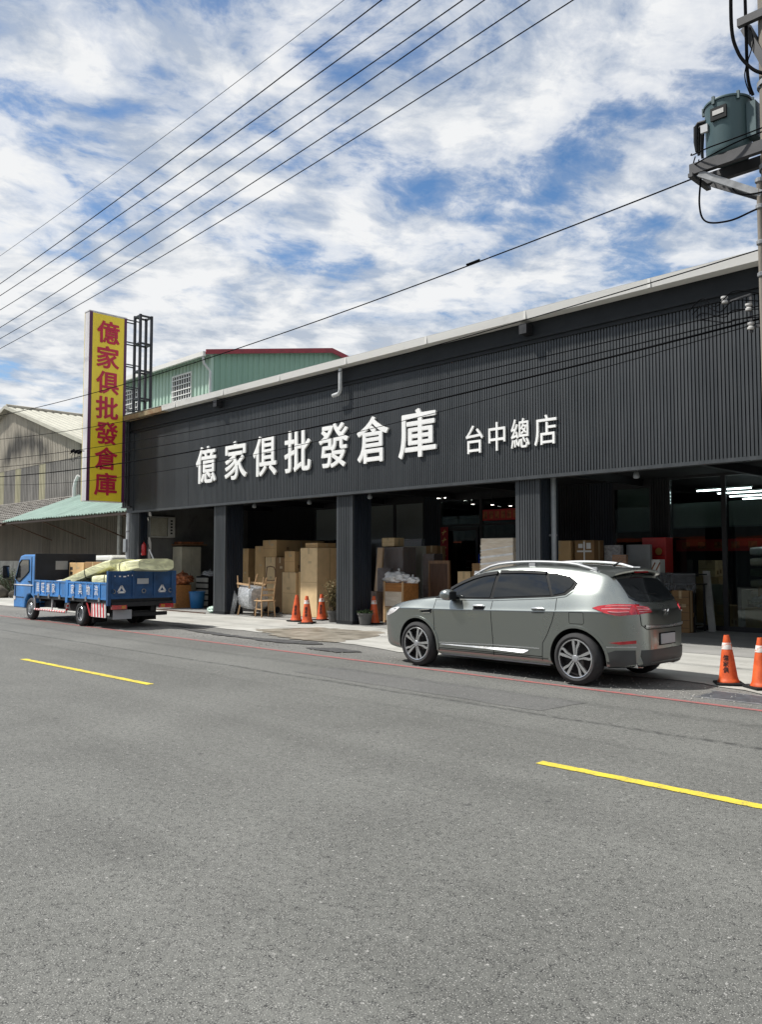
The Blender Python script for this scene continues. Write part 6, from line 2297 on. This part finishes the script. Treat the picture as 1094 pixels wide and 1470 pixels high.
MB().box(.268, .38, -.10, .10, .16, .60).build('mount_plate', 'transformer_green', tf)
bsh = [(-.30, -.16), (-.32, -.05), (-.32, .06)]
for bx_, by_ in bsh:
    MB().tube([(-.22, by_, .52), (bx_ - .02, by_, .53), (bx_ - .05, by_, .49)], .028, 8).build('bushing', 'black_plastic', tf, True)
    MB().tube([(bx_ - .05, by_, .50), (bx_ - .06, by_, .30), (bx_ - .05, by_, .17)], [.034, .028, .018], 8).build('terminal_boot', 'black_plastic', tf, True)


def cable(name, label, pts, r, group=None, cat='cable', n=6, steps=8):
    """smooth cable through points"""
    P = [Vector(p) for p in pts]
    out = []
    for i in range(len(P) - 1):
        p0, p1, p2, p3 = P[max(i - 1, 0)], P[i], P[i + 1], P[min(i + 2, len(P) - 1)]
        for k in range(steps):
            t_ = k / steps
            out.append(.5 * ((2 * p1) + (p2 - p0) * t_ + (2 * p0 - 5 * p1 + 4 * p2 - p3) * t_ ** 2 + (3 * p1 - p0 - 3 * p2 + p3) * t_ ** 3))
    out.append(P[-1])
    o = MB().tube(out, r, n).build(name, 'cable', None, True)
    o['label'] = label
    o['category'] = cat
    if group:
        o['group'] = group
    return o


GC = 'drop cables on the pole'
cable('drop_cable', 'thick black cable curving down the sky left of the pole top', [(-4.02, 10.2, 9.3), (-4.04, 10.2, 8.35), (-3.98, 10.22, 7.98), (-3.86, 10.24, 7.75), (-3.72, 10.24, 7.6), (-3.52, 10.24, 7.5)], .022, GC)
cable('drop_cable', 'straight black cable running down beside the pole to the transformer lid', [(-3.90, 10.3, 9.3), (-3.90, 10.3, 8.2), (-3.90, 10.32, 7.65), (-3.86, 10.36, 7.42)], .020, GC)
cable('drop_cable', 'thin black lead looping from pole top to transformer', [(-3.87, 10.35, 8.3), (-3.82, 10.3, 8.05), (-3.93, 10.3, 7.7), (-3.9, 10.38, 7.45)], .007, GC)
cable('drop_cable', 'lowest hanging black loop below the transformer bracket', [(-4.50, 10.28, 6.62), (-4.53, 10.26, 6.2), (-4.45, 10.26, 5.95), (-4.15, 10.26, 5.87), (-3.85, 10.28, 5.92), (-3.5, 10.3, 5.98)], .012, GC)
cable('drop_cable', 'short black cable sagging under the bracket brace', [(-4.42, 10.26, 6.58), (-4.18, 10.26, 6.42), (-4.05, 10.26, 6.2), (-3.85, 10.26, 6.12), (-3.6, 10.28, 6.12)], .010, GC)
cable('drop_cable', 'upper lead from the transformer terminals across its base to the pole', [(-4.62, 10.26, 6.90), (-4.56, 10.16, 6.83), (-4.3, 10.06, 6.80), (-4.0, 10.1, 6.82), (-3.7, 10.2, 6.88)], .009, GC)
cable('drop_cable', 'middle lead from the transformer terminals across its base to the pole', [(-4.62, 10.37, 6.90), (-4.56, 10.2, 6.72), (-4.36, 10.10, 6.70), (-4.0, 10.12, 6.77), (-3.7, 10.22, 6.84)], .009, GC)
cable('drop_cable', 'short terminal lead hanging at the left of the transformer', [(-4.62, 10.48, 6.90), (-4.60, 10.4, 6.76), (-4.52, 10.3, 6.62)], .009, GC)

# ------------------------------------------------------------------ overhead lines
XA = PX


def line(name, label, y, pa_, pb_, r, sag, group, x0=14.0, x1=-62.0, cat='cable'):
    """wire through two (x, z) points with a parabola sag"""
    (xa, za), (xb, zb) = pa_, pb_
    out = []
    n = 60
    for i in range(n + 1):
        x_ = x0 + (x1 - x0) * i / n
        z_ = za + (zb - za) * (x_ - xa) / (xb - xa) + sag * (x_ - xa) * (x_ - xb)
        out.append((x_, y, z_))
    o = MB().tube(out, r, 6).build(name, 'cable', None, True)
    tag(o, label, cat, group)
    return o


GU = 'upper power lines crossing the sky'
upper = [(8.94, (-9.94, 11.0), (-25.29, 10.73), .0055, 'thin faint wire, topmost of the lines crossing the sky'),
         (9.39, (-9.49, 11.0), (-26.49, 10.28), .011, 'first thick power line below the thin top wire'),
         (9.85, (-9.04, 11.0), (-27.76, 10.30), .011, 'second thick power line from the top'),
         (10.36, (-8.53, 11.0), (-29.17, 10.24), .011, 'third thick power line from the top'),
         (10.62, (-8.28, 11.0), (-29.85, 9.82), .011, 'fourth thick power line from the top'),
         (11.16, (-7.74, 11.0), (-31.34, 9.81), .011, 'fifth thick power line, second lowest in the sky'),
         (11.68, (-7.23, 11.0), (-32.76, 9.80), .011, 'lowest thick power line in the sky, just above the yellow sign')]
for y, a, b, r, lab in upper:
    line('power_line', lab, y, a, b, r, .0011, GU)
GL = 'lower cables along the street'
o = line('street_cable', 'single cable from the transformer bracket sloping left across the yellow sign', 10.40, (-4.58, 6.64), (-27.19, 6.47), .010, .0022, GL, x0=-4.52)
MB().tube([(-8.52, 10.4, 6.475), (-8.25, 10.4, 6.487)], .018, 8).build('splice', 'cable', o)
low = [(10.36, (-4.17, 4.73), (-28.9, 5.03), .008, .0016, 'upper cable strung before the ribbed fascia'),
       (10.30, (-4.17, 4.60), (-28.9, 4.76), .008, .0018, 'second cable strung before the ribbed fascia'),
       (10.44, (-4.36, 4.57), (-28.85, 4.45), .014, .0022, 'thick lowest bundle of cables strung before the ribbed fascia'),
       (10.40, (-4.36, 4.49), (-28.85, 4.17), .006, .0034, 'thin cable below the thick bundle strung before the fascia'),
       (10.50, (-3.9, 5.49), (-28.9, 5.75), .008, .0024, 'thin wire slanting over the white roof edge at right')]
for y, a, b, r, sg, lab in low:
    line('street_cable', lab, y, a, b, r, sg, GL, x0=PX)
# insulator rack at the right edge
rk = thing('insulator_rack', 'white porcelain spool insulators on a bracket at the right edge', 'insulator', (-4.02, 10.38, 4.45))
for dx, dz in ((-.26, .46), (.06, .06), (.04, .30)):
    MB().lathe([(.015, -.05), (.042, -.042), (.043, -.02), (.025, 0), (.043, .02), (.042, .042), (.015, .05)], 16, (dx, -.02, dz)).build('insulator', 'porcelain', rk, True)
MB().bar((.06, 0, -.02), (.06, 0, .46), .03, .03).bar((.06, 0, .46), (-.30, 0, .42), .025, .025).bar((.06, 0, .05), (.36, .03, .05), .03, .03).build('bracket', 'dark_bracket', rk)
for k in range(4):
    rr = random.Random(k)
    cable('tangled_cable', ['uppermost tangled cable loop near the right insulators', 'wide tangled cable loop by the right insulators', 'inner tangled cable loop by the right insulators', 'lowest tangled cable loop by the right insulators'][k],
          [(-4.75 + k * .05, 10.35, 4.86 - k * .05), (-4.55, 10.33 + .02 * k, 4.98 - k * .09), (-4.38 + .05 * k, 10.33, 4.84 - k * .08), (-4.15, 10.32, 4.98 - k * .12), (-3.86, 10.36, 4.9 - k * .10)], .007, 'tangled cables at the pole')
# cable joint cluster left of the yellow sign
jb = thing('cable_joint', 'black cluster of cable joints hanging just left of the yellow sign', 'joint', (-23.0, 10.4, 4.62))
for k in range(3):
    MB().tube([(-.35 + k * .22, 0, .16 - k * .04), (-.20 + k * .22, 0, .18 - k * .04)], .045, 8).build('splice_case', 'cable', jb)
for k in range(3):
    MB().lathe([(.11 - .02 * k, -.006), (.12 - .02 * k, 0), (.11 - .02 * k, .006)], 16, (-.25 + k * .2, 0, -.02 + .03 * k), 'y').build('loop', 'cable', jb)
MB().tube([(-.45, 0, .12), (0, 0, .17), (.45, 0, .10)], .015, 6).build('hanger', 'cable', jb)
